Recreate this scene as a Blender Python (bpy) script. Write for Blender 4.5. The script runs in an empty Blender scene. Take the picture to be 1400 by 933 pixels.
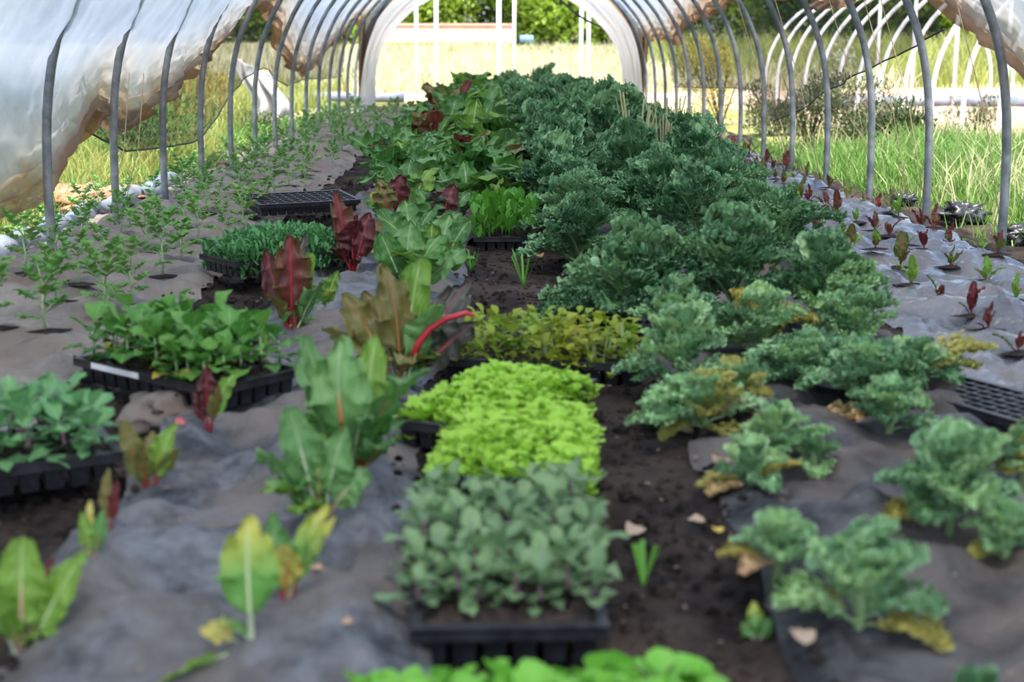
import bpy, math, random
import numpy as np
from mathutils import Vector, Matrix

C = bpy.context.scene.collection
rng = np.random.default_rng(7)
random.seed(7)
PI = math.pi

# ------------------------------------------------------------------ camera, sky, sun, exposure
CAM_H = 0.85
F = 50 / 36 * 1400
PITCH = math.atan(396.5 / F)
YAW = math.atan(32 * math.cos(PITCH) / F)
cd = bpy.data.cameras.new('camera')
cam = bpy.data.objects.new('camera', cd)
C.objects.link(cam)
cd.lens = 50
cd.sensor_width = 36
cam.location = (0, 0, CAM_H)
cam.rotation_euler = (PI / 2 - PITCH, 0, -YAW)
cd.clip_end = 600
cd.dof.use_dof = True
cd.dof.focus_distance = 6.8
cd.dof.aperture_fstop = 3.3
sc = bpy.context.scene
sc.camera = cam

world = bpy.data.worlds.new('sky')
sc.world = world
world.use_nodes = True
wn = world.node_tree
bg = wn.nodes['Background']
sky = wn.nodes.new('ShaderNodeTexSky')
sky.sky_type = 'NISHITA'
sky.sun_disc = False
sky.sun_elevation = math.radians(64)
sky.sun_rotation = math.radians(180)
sky.air_density = 1.0
sky.dust_density = 3.0
wn.links.new(sky.outputs[0], bg.inputs[0])
bg.inputs[1].default_value = 0.22

sd = bpy.data.lights.new('sun', 'SUN')
sun = bpy.data.objects.new('sun', sd)
C.objects.link(sun)
sd.energy = 3.6
sd.angle = math.radians(4)
sd.color = (1.0, 0.95, 0.86)
sun.rotation_euler = (math.radians(24), 0, math.radians(4))

sc.view_settings.view_transform = 'Standard'
sc.view_settings.look = 'None'
sc.view_settings.exposure = 1.38
sc.view_settings.gamma = 1
sc.view_settings.use_curve_mapping = False
sc.cycles.use_denoising = True
sc.cycles.max_bounces = 10
sc.cycles.transparent_max_bounces = 16

# ------------------------------------------------------------------ helpers
_R = cam.rotation_euler.to_matrix()


def ray(px, py):
    d = _R @ Vector(((px - 700) / F, -(py - 466.5) / F, -1))
    return d.normalized()


def at(px, py, z=0.0):
    d = ray(px, py)
    t = (z - CAM_H) / d.z
    return Vector((0, 0, CAM_H)) + d * t


def on_y(px, py, y):
    d = ray(px, py)
    return Vector((0, 0, CAM_H)) + d * (y / d.y)


_perm = rng.random((512, 512))


def noise(x, y, seed=0):
    x = np.asarray(x, float) + seed * 17.31
    y = np.asarray(y, float) + seed * 9.77
    xi = np.floor(x).astype(int)
    yi = np.floor(y).astype(int)
    fx = x - xi
    fy = y - yi
    fx = fx * fx * (3 - 2 * fx)
    fy = fy * fy * (3 - 2 * fy)
    a = _perm[xi % 512, yi % 512]
    b = _perm[(xi + 1) % 512, yi % 512]
    c = _perm[xi % 512, (yi + 1) % 512]
    d = _perm[(xi + 1) % 512, (yi + 1) % 512]
    return (a * (1 - fx) + b * fx) * (1 - fy) + (c * (1 - fx) + d * fx) * fy - 0.5


def fbm(x, y, seed=0, o=3):
    r = 0
    a = 1.0
    for k in range(o):
        r = r + a * noise(np.asarray(x) * 2 ** k, np.asarray(y) * 2 ** k, seed + k)
        a *= 0.5
    return r


def sstep(a, b, x):
    t = np.clip((x - a) / (b - a), 0, 1)
    return t * t * (3 - 2 * t)


def node_mat(name):
    m = bpy.data.materials.new(name)
    m.use_nodes = True
    nt = m.node_tree
    return m, nt, nt.nodes['Principled BSDF'], nt.nodes['Material Output']


def mat(name, c1, c2=None, scale=8, rough=0.7, bump=0.0, bscale=40, metal=0.0, spec=0.4, c3=None, c3s=2.5, stretch=None):
    m, nt, p, out = node_mat(name)
    p.inputs['Roughness'].default_value = rough
    p.inputs['Metallic'].default_value = metal
    p.inputs['Specular IOR Level'].default_value = spec
    tc = nt.nodes.new('ShaderNodeTexCoord')
    src = tc.outputs['Object']
    if stretch:
        mp = nt.nodes.new('ShaderNodeMapping')
        mp.inputs['Scale'].default_value = stretch
        nt.links.new(src, mp.inputs[0])
        src = mp.outputs[0]
    col = None
    if c2:
        n = nt.nodes.new('ShaderNodeTexNoise')
        n.inputs['Scale'].default_value = scale
        n.inputs['Detail'].default_value = 5
        n.inputs['Roughness'].default_value = 0.65
        nt.links.new(src, n.inputs['Vector'])
        r = nt.nodes.new('ShaderNodeValToRGB')
        r.color_ramp.elements[0].position = 0.38
        r.color_ramp.elements[1].position = 0.62
        r.color_ramp.elements[0].color = (*c1, 1)
        r.color_ramp.elements[1].color = (*c2, 1)
        nt.links.new(n.outputs[0], r.inputs[0])
        col = r.outputs[0]
        if c3:
            n2 = nt.nodes.new('ShaderNodeTexNoise')
            n2.inputs['Scale'].default_value = c3s
            n2.inputs['Detail'].default_value = 4
            nt.links.new(src, n2.inputs['Vector'])
            r2 = nt.nodes.new('ShaderNodeValToRGB')
            r2.color_ramp.elements[0].position = 0.45
            r2.color_ramp.elements[1].position = 0.68
            nt.links.new(n2.outputs[0], r2.inputs[0])
            mx = nt.nodes.new('ShaderNodeMixRGB')
            mx.inputs[2].default_value = (*c3, 1)
            nt.links.new(r2.outputs[0], mx.inputs[0])
            nt.links.new(col, mx.inputs[1])
            col = mx.outputs[0]
        nt.links.new(col, p.inputs['Base Color'])
    else:
        p.inputs['Base Color'].default_value = (*c1, 1)
    if bump:
        n = nt.nodes.new('ShaderNodeTexNoise')
        n.inputs['Scale'].default_value = bscale
        n.inputs['Detail'].default_value = 6
        nt.links.new(src, n.inputs['Vector'])
        b = nt.nodes.new('ShaderNodeBump')
        b.inputs['Strength'].default_value = bump
        b.inputs['Distance'].default_value = 0.02
        nt.links.new(n.outputs[0], b.inputs['Height'])
        nt.links.new(b.outputs[0], p.inputs['Normal'])
    return m


def leaf_mat(name, base, var, rib=None, ribw=0.1, edge=None, rough=0.5, trans=0.3, vein=0.0, spec=0.4, tip=None):
    """leaf blade: base/var mixed per object and by noise, optional paler midrib and margin from the leaf's own UVs"""
    m, nt, p, out = node_mat(name)
    L = nt.links.new
    p.inputs['Roughness'].default_value = rough
    p.inputs['Specular IOR Level'].default_value = spec
    oi = nt.nodes.new('ShaderNodeObjectInfo')
    tc = nt.nodes.new('ShaderNodeTexCoord')
    n = nt.nodes.new('ShaderNodeTexNoise')
    n.inputs['Scale'].default_value = 5
    n.inputs['Detail'].default_value = 4
    L(tc.outputs['Object'], n.inputs['Vector'])
    ad = nt.nodes.new('ShaderNodeMath')
    ad.operation = 'ADD'
    L(oi.outputs['Random'], ad.inputs[0])
    L(n.outputs[0], ad.inputs[1])
    ml = nt.nodes.new('ShaderNodeMapRange')
    ml.inputs['From Min'].default_value = 0.4
    ml.inputs['From Max'].default_value = 1.5
    L(ad.outputs[0], ml.inputs['Value'])
    mx = nt.nodes.new('ShaderNodeMixRGB')
    mx.inputs[1].default_value = (*base, 1)
    mx.inputs[2].default_value = (*var, 1)
    L(ml.outputs[0], mx.inputs[0])
    col = mx.outputs[0]
    sx = nt.nodes.new('ShaderNodeSeparateXYZ')
    L(tc.outputs['UV'], sx.inputs[0])
    ab = nt.nodes.new('ShaderNodeMath')
    ab.operation = 'ABSOLUTE'
    sb = nt.nodes.new('ShaderNodeMath')
    sb.operation = 'SUBTRACT'
    sb.inputs[1].default_value = 0.5
    L(sx.outputs[0], sb.inputs[0])
    L(sb.outputs[0], ab.inputs[0])
    if edge:
        r = nt.nodes.new('ShaderNodeMapRange')
        r.inputs['From Min'].default_value = 0.28
        r.inputs['From Max'].default_value = 0.5
        L(ab.outputs[0], r.inputs['Value'])
        e = nt.nodes.new('ShaderNodeMixRGB')
        e.inputs[2].default_value = (*edge, 1)
        L(r.outputs[0], e.inputs[0])
        L(col, e.inputs[1])
        col = e.outputs[0]
    if tip:
        r = nt.nodes.new('ShaderNodeMapRange')
        r.inputs['From Min'].default_value = 0.55
        r.inputs['From Max'].default_value = 0.95
        L(sx.outputs[1], r.inputs['Value'])
        e = nt.nodes.new('ShaderNodeMixRGB')
        e.inputs[2].default_value = (*tip, 1)
        L(r.outputs[0], e.inputs[0])
        L(col, e.inputs[1])
        col = e.outputs[0]
    if rib:
        r = nt.nodes.new('ShaderNodeMapRange')
        r.inputs['From Min'].default_value = ribw * 0.5
        r.inputs['From Max'].default_value = ribw * 0.25
        L(ab.outputs[0], r.inputs['Value'])
        fac = r.outputs[0]
        if vein:
            # side veins: a wave in t - |v|
            s2 = nt.nodes.new('ShaderNodeMath')
            s2.operation = 'SUBTRACT'
            L(sx.outputs[1], s2.inputs[0])
            L(ab.outputs[0], s2.inputs[1])
            s3 = nt.nodes.new('ShaderNodeMath')
            s3.operation = 'MULTIPLY'
            s3.inputs[1].default_value = 55
            L(s2.outputs[0], s3.inputs[0])
            s4 = nt.nodes.new('ShaderNodeMath')
            s4.operation = 'SINE'
            L(s3.outputs[0], s4.inputs[0])
            r3 = nt.nodes.new('ShaderNodeMapRange')
            r3.inputs['From Min'].default_value = 0.75
            r3.inputs['From Max'].default_value = 1.0
            r3.inputs['To Max'].default_value = vein
            L(s4.outputs[0], r3.inputs['Value'])
            mxm = nt.nodes.new('ShaderNodeMath')
            mxm.operation = 'MAXIMUM'
            L(fac, mxm.inputs[0])
            L(r3.outputs[0], mxm.inputs[1])
            fac = mxm.outputs[0]
        e = nt.nodes.new('ShaderNodeMixRGB')
        e.inputs[2].default_value = (*rib, 1)
        L(fac, e.inputs[0])
        L(col, e.inputs[1])
        col = e.outputs[0]
    L(col, p.inputs['Base Color'])
    tr = nt.nodes.new('ShaderNodeBsdfTranslucent')
    L(col, tr.inputs[0])
    ms = nt.nodes.new('ShaderNodeMixShader')
    ms.inputs[0].default_value = trans
    L(p.outputs[0], ms.inputs[1])
    L(tr.outputs[0], ms.inputs[2])
    L(ms.outputs[0], out.inputs[0])
    return m


def mesh(name, v, f, mats, uv=None, smooth=True, mi=None):
    v = np.asarray(v, np.float32).reshape(-1, 3)
    me = bpy.data.meshes.new(name)
    if isinstance(f, np.ndarray):
        nf, k = f.shape
        me.vertices.add(len(v))
        me.vertices.foreach_set('co', v.ravel())
        me.loops.add(nf * k)
        me.loops.foreach_set('vertex_index', f.astype(np.int32).ravel())
        me.polygons.add(nf)
        me.polygons.foreach_set('loop_start', np.arange(0, nf * k, k, dtype=np.int32))
        me.polygons.foreach_set('loop_total', np.full(nf, k, dtype=np.int32))
        me.update(calc_edges=True)
    else:
        me.from_pydata(v.tolist(), [], f)
    if uv is not None:
        ul = me.uv_layers.new(name='UVMap')
        li = np.empty(len(me.loops), np.int32)
        me.loops.foreach_get('vertex_index', li)
        ul.data.foreach_set('uv', np.asarray(uv, np.float32)[li].ravel())
    for m in (mats if isinstance(mats, (list, tuple)) else [mats]):
        me.materials.append(m)
    if mi is not None:
        me.polygons.foreach_set('material_index', np.asarray(mi, np.int32))
    me.polygons.foreach_set('use_smooth', np.full(len(me.polygons), smooth))
    me.update()
    return me


def link(name, me, parent=None, loc=None, M=None, rotz=0):
    o = bpy.data.objects.new(name, me)
    C.objects.link(o)
    if parent:
        o.parent = parent
    if M is not None:
        o.matrix_local = M
    elif loc is not None:
        o.location = loc
        o.rotation_euler = (0, 0, rotz)
    return o


def tag(o, label, cat, group=None):
    o['label'] = label
    o['category'] = cat
    if group:
        o['group'] = group
    return o


def thing(name, label, cat, loc=(0, 0, 0), rotz=0, group=None):
    o = bpy.data.objects.new(name, None)
    o.empty_display_size = 0.05
    C.objects.link(o)
    o.location = loc
    o.rotation_euler = (0, 0, rotz)
    return tag(o, label, cat, group)


def struct(o):
    o['kind'] = 'structure'
    return o


def grid_faces(nu, nv):
    i, j = np.meshgrid(np.arange(nu - 1), np.arange(nv - 1), indexing='ij')
    a = (i * nv + j).ravel()
    return np.stack([a, a + 1, a + nv + 1, a + nv], 1)


class MB:
    """collects pieces of one mesh"""
    def __init__(s):
        s.v = []
        s.f = []
        s.n = 0

    def add(s, v, f):
        s.v += [tuple(p) for p in v]
        s.f += [tuple(int(i) + s.n for i in q) for q in f]
        s.n = len(s.v)
        return s

    def box(s, x0, y0, z0, x1, y1, z1, tx=1.0, ty=1.0):
        cx, cy = (x0 + x1) / 2, (y0 + y1) / 2
        hx, hy = (x1 - x0) / 2, (y1 - y0) / 2
        v = [(cx + a * hx * k, cy + b * hy * q, z) for z, k, q in ((z0, tx, ty), (z1, 1, 1)) for a, b in ((-1, -1), (1, -1), (1, 1), (-1, 1))]
        f = [(3, 2, 1, 0), (4, 5, 6, 7), (0, 1, 5, 4), (1, 2, 6, 5), (2, 3, 7, 6), (3, 0, 4, 7)]
        return s.add(v, f)

    def tube(s, pts, r, n=8, cap=True):
        pts = [Vector(p) for p in pts]
        rs = r if isinstance(r, (list, tuple)) else [r] * len(pts)
        v = []
        ref = None
        for i, p in enumerate(pts):
            d = (pts[min(i + 1, len(pts) - 1)] - pts[max(i - 1, 0)]).normalized()
            if ref is None:
                ref = d.orthogonal().normalized()
            ref = (ref - d * ref.dot(d)).normalized()
            b = d.cross(ref)
            for k in range(n):
                a = 2 * PI * k / n
                v.append(p + (ref * math.cos(a) + b * math.sin(a)) * rs[i])
        f = []
        for i in range(len(pts) - 1):
            for k in range(n):
                f.append((i * n + k, i * n + (k + 1) % n, (i + 1) * n + (k + 1) % n, (i + 1) * n + k))
        if cap:
            f.append(tuple(range(n - 1, -1, -1)))
            f.append(tuple((len(pts) - 1) * n + k for k in range(n)))
        return s.add(v, f)

    def mesh(s, name, m, smooth=True):
        return mesh(name, s.v, s.f, m, smooth=smooth)


ORD = 'first second third fourth fifth sixth seventh eighth ninth tenth eleventh twelfth thirteenth fourteenth fifteenth sixteenth seventeenth eighteenth nineteenth twentieth'.split()


def ordinal(i):
    if i < 20:
        return ORD[i]
    if i == 29:
        return 'thirtieth'
    if i < 29:
        return 'twenty-' + ORD[i - 20]
    return 'thirty-' + ORD[i - 30]


# ------------------------------------------------------------------ materials
M = {}
M['soil'] = mat('dark soil', (0.009, 0.007, 0.006), (0.034, 0.026, 0.022), 16, 0.95, 1.0, 45, c3=(0.07, 0.052, 0.042), c3s=3, spec=0.15)
M['tray_soil'] = mat('potting soil', (0.02, 0.014, 0.01), (0.07, 0.048, 0.035), 60, 0.95, 0.8, 120)
M['mulch_brown'] = mat('dusty grey brown ground cover', (0.15, 0.138, 0.125), (0.235, 0.215, 0.19), 5, 0.8, 0.6, 30, c3=(0.17, 0.13, 0.105), c3s=3, spec=0.2)
M['mulch_grey'] = mat('dusty blue grey ground cover', (0.026, 0.029, 0.034), (0.14, 0.149, 0.16), 9, 0.7, 0.7, 28, c3=(0.135, 0.115, 0.1), c3s=3.2, spec=0.3)  # tan is dust; the dark mottling also paints in shade between the lumps
M['mulch_dark'] = mat('dark grey ground cover', (0.016, 0.017, 0.019), (0.088, 0.088, 0.09), 8, 0.7, 0.7, 28, c3=(0.14, 0.11, 0.09), c3s=3.2, spec=0.25)  # dark end of the mottling includes painted shade for the lumps
M['mulch_shiny'] = mat('shiny dark plastic mulch', (0.07, 0.072, 0.082), (0.14, 0.14, 0.152), 6, 0.24, 1.0, 18, c3=(0.18, 0.165, 0.155), c3s=4, spec=0.7)
M['plastic'] = mat('black tray plastic', (0.012, 0.013, 0.016), (0.03, 0.031, 0.036), 30, 0.4)
M['label'] = mat('white label', (0.75, 0.76, 0.78))
M['steel'] = mat('galvanised steel', (0.13, 0.145, 0.155), (0.27, 0.285, 0.3), 9, 0.45, 0.1, 60, metal=0.35)
M['white_pipe'] = mat('white painted pipe', (0.78, 0.8, 0.82), (0.65, 0.68, 0.7), 3, 0.45)
M['rope'] = mat('dark rope', (0.03, 0.03, 0.035))
M['twine'] = mat('tan twine', (0.35, 0.26, 0.15), (0.5, 0.4, 0.25), 20)
M['roll'] = mat('pale blue grey plastic', (0.11, 0.13, 0.17), (0.2, 0.22, 0.27), 5, 0.5, 0.4, 12)
M['black_film'] = mat('black crumpled film', (0.012, 0.013, 0.016), (0.04, 0.042, 0.048), 8, 0.3, 0.5, 14)
M['straw'] = mat('orange tan straw', (0.28, 0.13, 0.06), (0.38, 0.24, 0.15), 12, 0.9, 1.0, 30)
M['stone'] = mat('grey stone', (0.3, 0.29, 0.29), (0.42, 0.4, 0.4), 9, 0.85, 0.4, 20)
M['bark'] = mat('bark', (0.08, 0.06, 0.045), (0.14, 0.11, 0.08), 8, 0.9)
M['pink'] = mat('pale pink render', (0.55, 0.34, 0.28), (0.62, 0.41, 0.34), 1.5, 0.9)
M['orange'] = mat('orange brick plinth', (0.5, 0.2, 0.1), (0.58, 0.27, 0.15), 3, 0.9)
M['blue'] = mat('blue plastic', (0.16, 0.3, 0.5))
M['cloth'] = mat('white cloth', (0.5, 0.5, 0.48), (0.6, 0.6, 0.58), 4, 0.8)
M['ground'] = mat('meadow ground', (0.13, 0.16, 0.035), (0.27, 0.26, 0.08), 1.2, 0.95, 0.5, 10, c3=(0.42, 0.32, 0.2), c3s=0.25)
M['sand'] = mat('bare sandy soil', (0.36, 0.24, 0.16), (0.48, 0.35, 0.25), 2, 0.95, 0.6, 8)
M['dry'] = leaf_mat('dry leaf', (0.42, 0.24, 0.13), (0.55, 0.36, 0.22), rough=0.8)
M['pale_dry'] = leaf_mat('pale dry leaf', (0.5, 0.38, 0.28), (0.42, 0.3, 0.2), rough=0.8)
M['litter'] = leaf_mat('dull litter', (0.16, 0.11, 0.08), (0.26, 0.2, 0.14), rough=0.9)
M['pink_leaf'] = leaf_mat('pink fallen leaf', (0.6, 0.12, 0.12), (0.65, 0.25, 0.2), rough=0.6)
M['yellow_leaf'] = leaf_mat('yellow leaf', (0.6, 0.42, 0.04), (0.62, 0.52, 0.12), rib=(0.65, 0.5, 0.2), ribw=0.12)

KRIB = (0.3, 0.45, 0.22)
M['kale'] = leaf_mat('blue green kale', (0.052, 0.16, 0.065), (0.11, 0.255, 0.1), edge=(0.25, 0.44, 0.23), rough=0.5, trans=0.25)  # frills are paler anyway; contrast with the base deepened to paint shade in gaps
M['kale_mid'] = leaf_mat('grey green kale', (0.11, 0.26, 0.115), (0.19, 0.36, 0.15), edge=(0.34, 0.56, 0.32), rough=0.5, trans=0.25)
M['kale_pale'] = leaf_mat('pale green kale', (0.22, 0.43, 0.2), (0.34, 0.54, 0.2), edge=(0.52, 0.74, 0.46), rough=0.5, trans=0.25)
M['kale_yellow'] = leaf_mat('yellowing kale', (0.3, 0.36, 0.1), (0.5, 0.42, 0.09), edge=(0.5, 0.45, 0.14), trans=0.3)
M['kale_tan'] = leaf_mat('withered kale', (0.6, 0.4, 0.22), (0.66, 0.5, 0.2), edge=(0.72, 0.48, 0.3), trans=0.3)
M['kale_stalk'] = mat('kale stalk', (0.2, 0.32, 0.13), (0.3, 0.42, 0.2), 12, 0.5)

M['chard'] = leaf_mat('green chard', (0.04, 0.15, 0.03), (0.09, 0.25, 0.045), rib=(0.3, 0.42, 0.16), ribw=0.05, vein=0.3, rough=0.42, trans=0.3)
M['chard_sage'] = leaf_mat('sage green chard', (0.08, 0.2, 0.055), (0.14, 0.3, 0.085), rib=(0.25, 0.36, 0.18), ribw=0.05, vein=0.3, rough=0.45, trans=0.25)
M['chard_lime'] = leaf_mat('lime green chard', (0.1, 0.25, 0.022), (0.19, 0.35, 0.045), rib=(0.4, 0.5, 0.2), ribw=0.06, vein=0.35, rough=0.42, trans=0.35)
M['chard_bronze'] = leaf_mat('bronze chard', (0.14, 0.13, 0.03), (0.18, 0.2, 0.06), rib=(0.3, 0.12, 0.05), ribw=0.06, vein=0.4, rough=0.45, trans=0.3)
M['chard_dark'] = leaf_mat('dark burgundy chard', (0.07, 0.018, 0.02), (0.13, 0.035, 0.035), rib=(0.28, 0.02, 0.03), ribw=0.07, vein=0.4, rough=0.42, trans=0.25)
M['chard_maroon'] = leaf_mat('brown maroon chard', (0.12, 0.055, 0.028), (0.15, 0.04, 0.03), rib=(0.38, 0.02, 0.04), ribw=0.08, vein=0.4, edge=(0.13, 0.1, 0.025), rough=0.42, trans=0.3)
M['chard_black'] = leaf_mat('dark purple green chard', (0.028, 0.035, 0.022), (0.06, 0.06, 0.045), rib=(0.22, 0.03, 0.05), ribw=0.06, rough=0.4, trans=0.2)  # very dark purple green blades with a dull red rib
M['chard_yellow'] = leaf_mat('yellow chard', (0.5, 0.4, 0.05), (0.55, 0.5, 0.15), rib=(0.6, 0.5, 0.2), ribw=0.06)
M['chard_tipped'] = leaf_mat('green chard with yellow tip', (0.08, 0.26, 0.035), (0.13, 0.33, 0.05), rib=(0.45, 0.52, 0.3), ribw=0.06, vein=0.3, tip=(0.5, 0.48, 0.06))
M['s_red'] = mat('crimson stalk', (0.36, 0.012, 0.028), (0.45, 0.03, 0.045), 10, 0.4)
M['s_orange'] = mat('orange red stalk', (0.6, 0.11, 0.045), (0.65, 0.17, 0.07), 10, 0.4)
M['s_pink'] = mat('pink stalk', (0.6, 0.16, 0.2), (0.55, 0.4, 0.3), 10, 0.4)
M['s_white'] = mat('pale green stalk', (0.45, 0.52, 0.28), (0.5, 0.55, 0.38), 10, 0.4)
M['s_brown'] = mat('brown orange stalk', (0.35, 0.14, 0.06), (0.4, 0.2, 0.08), 10, 0.4)
M['s_purple'] = mat('purple stem', (0.12, 0.045, 0.08), (0.17, 0.08, 0.11), 10, 0.5)

M['lettuce'] = leaf_mat('lettuce', (0.24, 0.5, 0.025), (0.36, 0.62, 0.06), edge=(0.42, 0.66, 0.09), trans=0.35)
M['basil'] = leaf_mat('bright green seedling', (0.13, 0.42, 0.035), (0.2, 0.5, 0.06), trans=0.35)
M['brassica'] = leaf_mat('grey green brassica', (0.12, 0.22, 0.1), (0.2, 0.33, 0.13), rib=(0.2, 0.16, 0.2), ribw=0.06, trans=0.25)
M['cucumber'] = leaf_mat('cucumber seedling leaf', (0.055, 0.2, 0.03), (0.13, 0.32, 0.05), rib=(0.2, 0.38, 0.12), ribw=0.05, vein=0.3, trans=0.3)
M['kohlrabi'] = leaf_mat('kohlrabi seedling leaf', (0.1, 0.28, 0.1), (0.17, 0.38, 0.14), rib=(0.3, 0.45, 0.25), ribw=0.06, trans=0.3)
M['feather'] = leaf_mat('feathery green', (0.07, 0.25, 0.075), (0.15, 0.36, 0.12), trans=0.25)
M['golden'] = leaf_mat('yellow green seedling', (0.2, 0.32, 0.03), (0.8, 0.5, 0.02), trans=0.35)
M['spinach'] = leaf_mat('mid green salad leaf', (0.07, 0.25, 0.02), (0.13, 0.36, 0.04), rib=(0.2, 0.4, 0.08), ribw=0.08, trans=0.3)
M['tomato'] = leaf_mat('young plant leaf', (0.1, 0.27, 0.05), (0.21, 0.4, 0.09), trans=0.3)
M['tomato_stem'] = mat('pale hairy stem', (0.3, 0.42, 0.2), (0.4, 0.5, 0.28), 20, 0.6)
M['beet'] = leaf_mat('beet seedling leaf', (0.1, 0.2, 0.03), (0.14, 0.05, 0.03), rib=(0.35, 0.02, 0.06), ribw=0.1, trans=0.3)
M['beet_red'] = leaf_mat('red beet leaf', (0.13, 0.025, 0.035), (0.16, 0.05, 0.03), rib=(0.35, 0.02, 0.06), ribw=0.1, trans=0.3)
M['beet_green'] = leaf_mat('green beet leaf', (0.12, 0.3, 0.03), (0.2, 0.36, 0.05), rib=(0.4, 0.3, 0.1), ribw=0.1, trans=0.3)
M['grass'] = leaf_mat('lush grass', (0.07, 0.2, 0.028), (0.17, 0.3, 0.06), trans=0.35)
M['grass_yellow'] = leaf_mat('sunny meadow grass', (0.22, 0.3, 0.05), (0.38, 0.38, 0.12), trans=0.45)
M['grass_dry'] = leaf_mat('pale seeding grass', (0.47, 0.46, 0.22), (0.58, 0.55, 0.34), trans=0.4)
M['bush'] = leaf_mat('olive weeds', (0.07, 0.11, 0.035), (0.16, 0.15, 0.07), trans=0.3)
M['bush_gold'] = leaf_mat('golden weeds', (0.42, 0.38, 0.06), (0.5, 0.36, 0.08), trans=0.4)
M['tree'] = leaf_mat('tree leaf', (0.18, 0.3, 0.03), (0.3, 0.42, 0.06), trans=0.4)
M['tree_dark'] = leaf_mat('dark tree leaf', (0.05, 0.12, 0.03), (0.11, 0.2, 0.05), trans=0.35)
M['white_flower'] = leaf_mat('white flower', (0.8, 0.8, 0.75), (0.85, 0.85, 0.8), trans=0.3)


def film_material():
    """polythene: bluish white, lets light through, stained tan and brown towards the hem (distance from hem stored as UV y)"""
    m, nt, p, out = node_mat('milky polythene film')
    L = nt.links.new
    p.inputs['Roughness'].default_value = 0.38
    tc = nt.nodes.new('ShaderNodeTexCoord')
    sx = nt.nodes.new('ShaderNodeSeparateXYZ')
    L(tc.outputs['UV'], sx.inputs[0])
    n = nt.nodes.new('ShaderNodeTexNoise')
    n.inputs['Scale'].default_value = 3.0
    n.inputs['Detail'].default_value = 6
    L(tc.outputs['Object'], n.inputs['Vector'])
    ma = nt.nodes.new('ShaderNodeMath')
    ma.operation = 'MULTIPLY_ADD'
    ma.inputs[1].default_value = 0.3
    ma.inputs[2].default_value = -0.15
    L(n.outputs[0], ma.inputs[0])
    ad = nt.nodes.new('ShaderNodeMath')
    ad.operation = 'ADD'
    L(sx.outputs[1], ad.inputs[0])
    L(ma.outputs[0], ad.inputs[1])
    r = nt.nodes.new('ShaderNodeValToRGB')
    e = r.color_ramp.elements
    e[0].position = 0.0
    e[0].color = (0.3, 0.15, 0.07, 1)
    e[1].position = 0.5
    e[1].color = (0.365, 0.42, 0.51, 1)
    k = e.new(0.1)
    k.color = (0.33, 0.22, 0.14, 1)
    k = e.new(0.22)
    k.color = (0.44, 0.41, 0.38, 1)
    L(ad.outputs[0], r.inputs[0])
    n2 = nt.nodes.new('ShaderNodeTexNoise')
    n2.inputs['Scale'].default_value = 6
    n2.inputs['Detail'].default_value = 5
    L(tc.outputs['Object'], n2.inputs['Vector'])
    b = nt.nodes.new('ShaderNodeBump')
    b.inputs['Strength'].default_value = 0.6
    b.inputs['Distance'].default_value = 0.02
    L(n2.outputs[0], b.inputs['Height'])
    L(b.outputs[0], p.inputs['Normal'])
    hs = nt.nodes.new('ShaderNodeHueSaturation')
    hs.inputs['Value'].default_value = 0.6
    L(r.outputs[0], hs.inputs['Color'])
    L(hs.outputs[0], p.inputs['Base Color'])
    tr = nt.nodes.new('ShaderNodeBsdfTranslucent')
    L(r.outputs[0], tr.inputs[0])
    tp = nt.nodes.new('ShaderNodeBsdfTransparent')
    m1 = nt.nodes.new('ShaderNodeMixShader')
    m1.inputs[0].default_value = 0.56
    L(p.outputs[0], m1.inputs[1])
    L(tr.outputs[0], m1.inputs[2])
    m2 = nt.nodes.new('ShaderNodeMixShader')
    m2.inputs[0].default_value = 0.1
    L(m1.outputs[0], m2.inputs[1])
    L(tp.outputs[0], m2.inputs[2])
    L(m2.outputs[0], out.inputs[0])
    return m


def net_material():
    m, nt, p, out = node_mat('dark shade netting')
    L = nt.links.new
    p.inputs['Base Color'].default_value = (0.03, 0.035, 0.025, 1)
    p.inputs['Roughness'].default_value = 0.8
    tp = nt.nodes.new('ShaderNodeBsdfTransparent')
    tc = nt.nodes.new('ShaderNodeTexCoord')
    n = nt.nodes.new('ShaderNodeTexNoise')
    n.inputs['Scale'].default_value = 4
    n.inputs['Detail'].default_value = 4
    L(tc.outputs['Object'], n.inputs['Vector'])
    r = nt.nodes.new('ShaderNodeMapRange')
    r.inputs['From Min'].default_value = 0.3
    r.inputs['From Max'].default_value = 0.7
    r.inputs['To Min'].default_value = 0.28
    r.inputs['To Max'].default_value = 0.56
    L(n.outputs[0], r.inputs['Value'])
    ms = nt.nodes.new('ShaderNodeMixShader')
    L(r.outputs[0], ms.inputs[0])
    L(p.outputs[0], ms.inputs[1])
    L(tp.outputs[0], ms.inputs[2])
    L(ms.outputs[0], out.inputs[0])
    return m


M['film'] = film_material()
M['net'] = net_material()

# ------------------------------------------------------------------ ground
TC = 0.165          # centre line of the tunnel
Y_END = 22.66
BEDS = {'A': (-2.0, -1.05), 'B': (-0.72, -0.12), 'C': (0.44, 1.19), 'D': (1.22, 2.14)}


def bed_edges(name, y):
    a, b = BEDS[name]
    k = {'A': 1, 'B': 2, 'C': 3, 'D': 4}[name]
    y = np.asarray(y, float)
    return a + 0.09 * fbm(y * 1.3, 0 * y + k, k), b + 0.09 * fbm(y * 1.3, 0 * y + 5 + k, k + 9)


def soil_z(x, y):
    x = np.asarray(x, float)
    y = np.asarray(y, float)
    z = 0.035 * fbm(x * 3, y * 3, 1) + 0.022 * fbm(x * 11, y * 11, 4) - 0.015
    for n in BEDS:
        a, b = bed_edges(n, y)
        z = z + 0.045 * sstep(a - 0.06, a + 0.1, x) * (1 - sstep(b - 0.1, b + 0.06, x))
    return z


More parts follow.
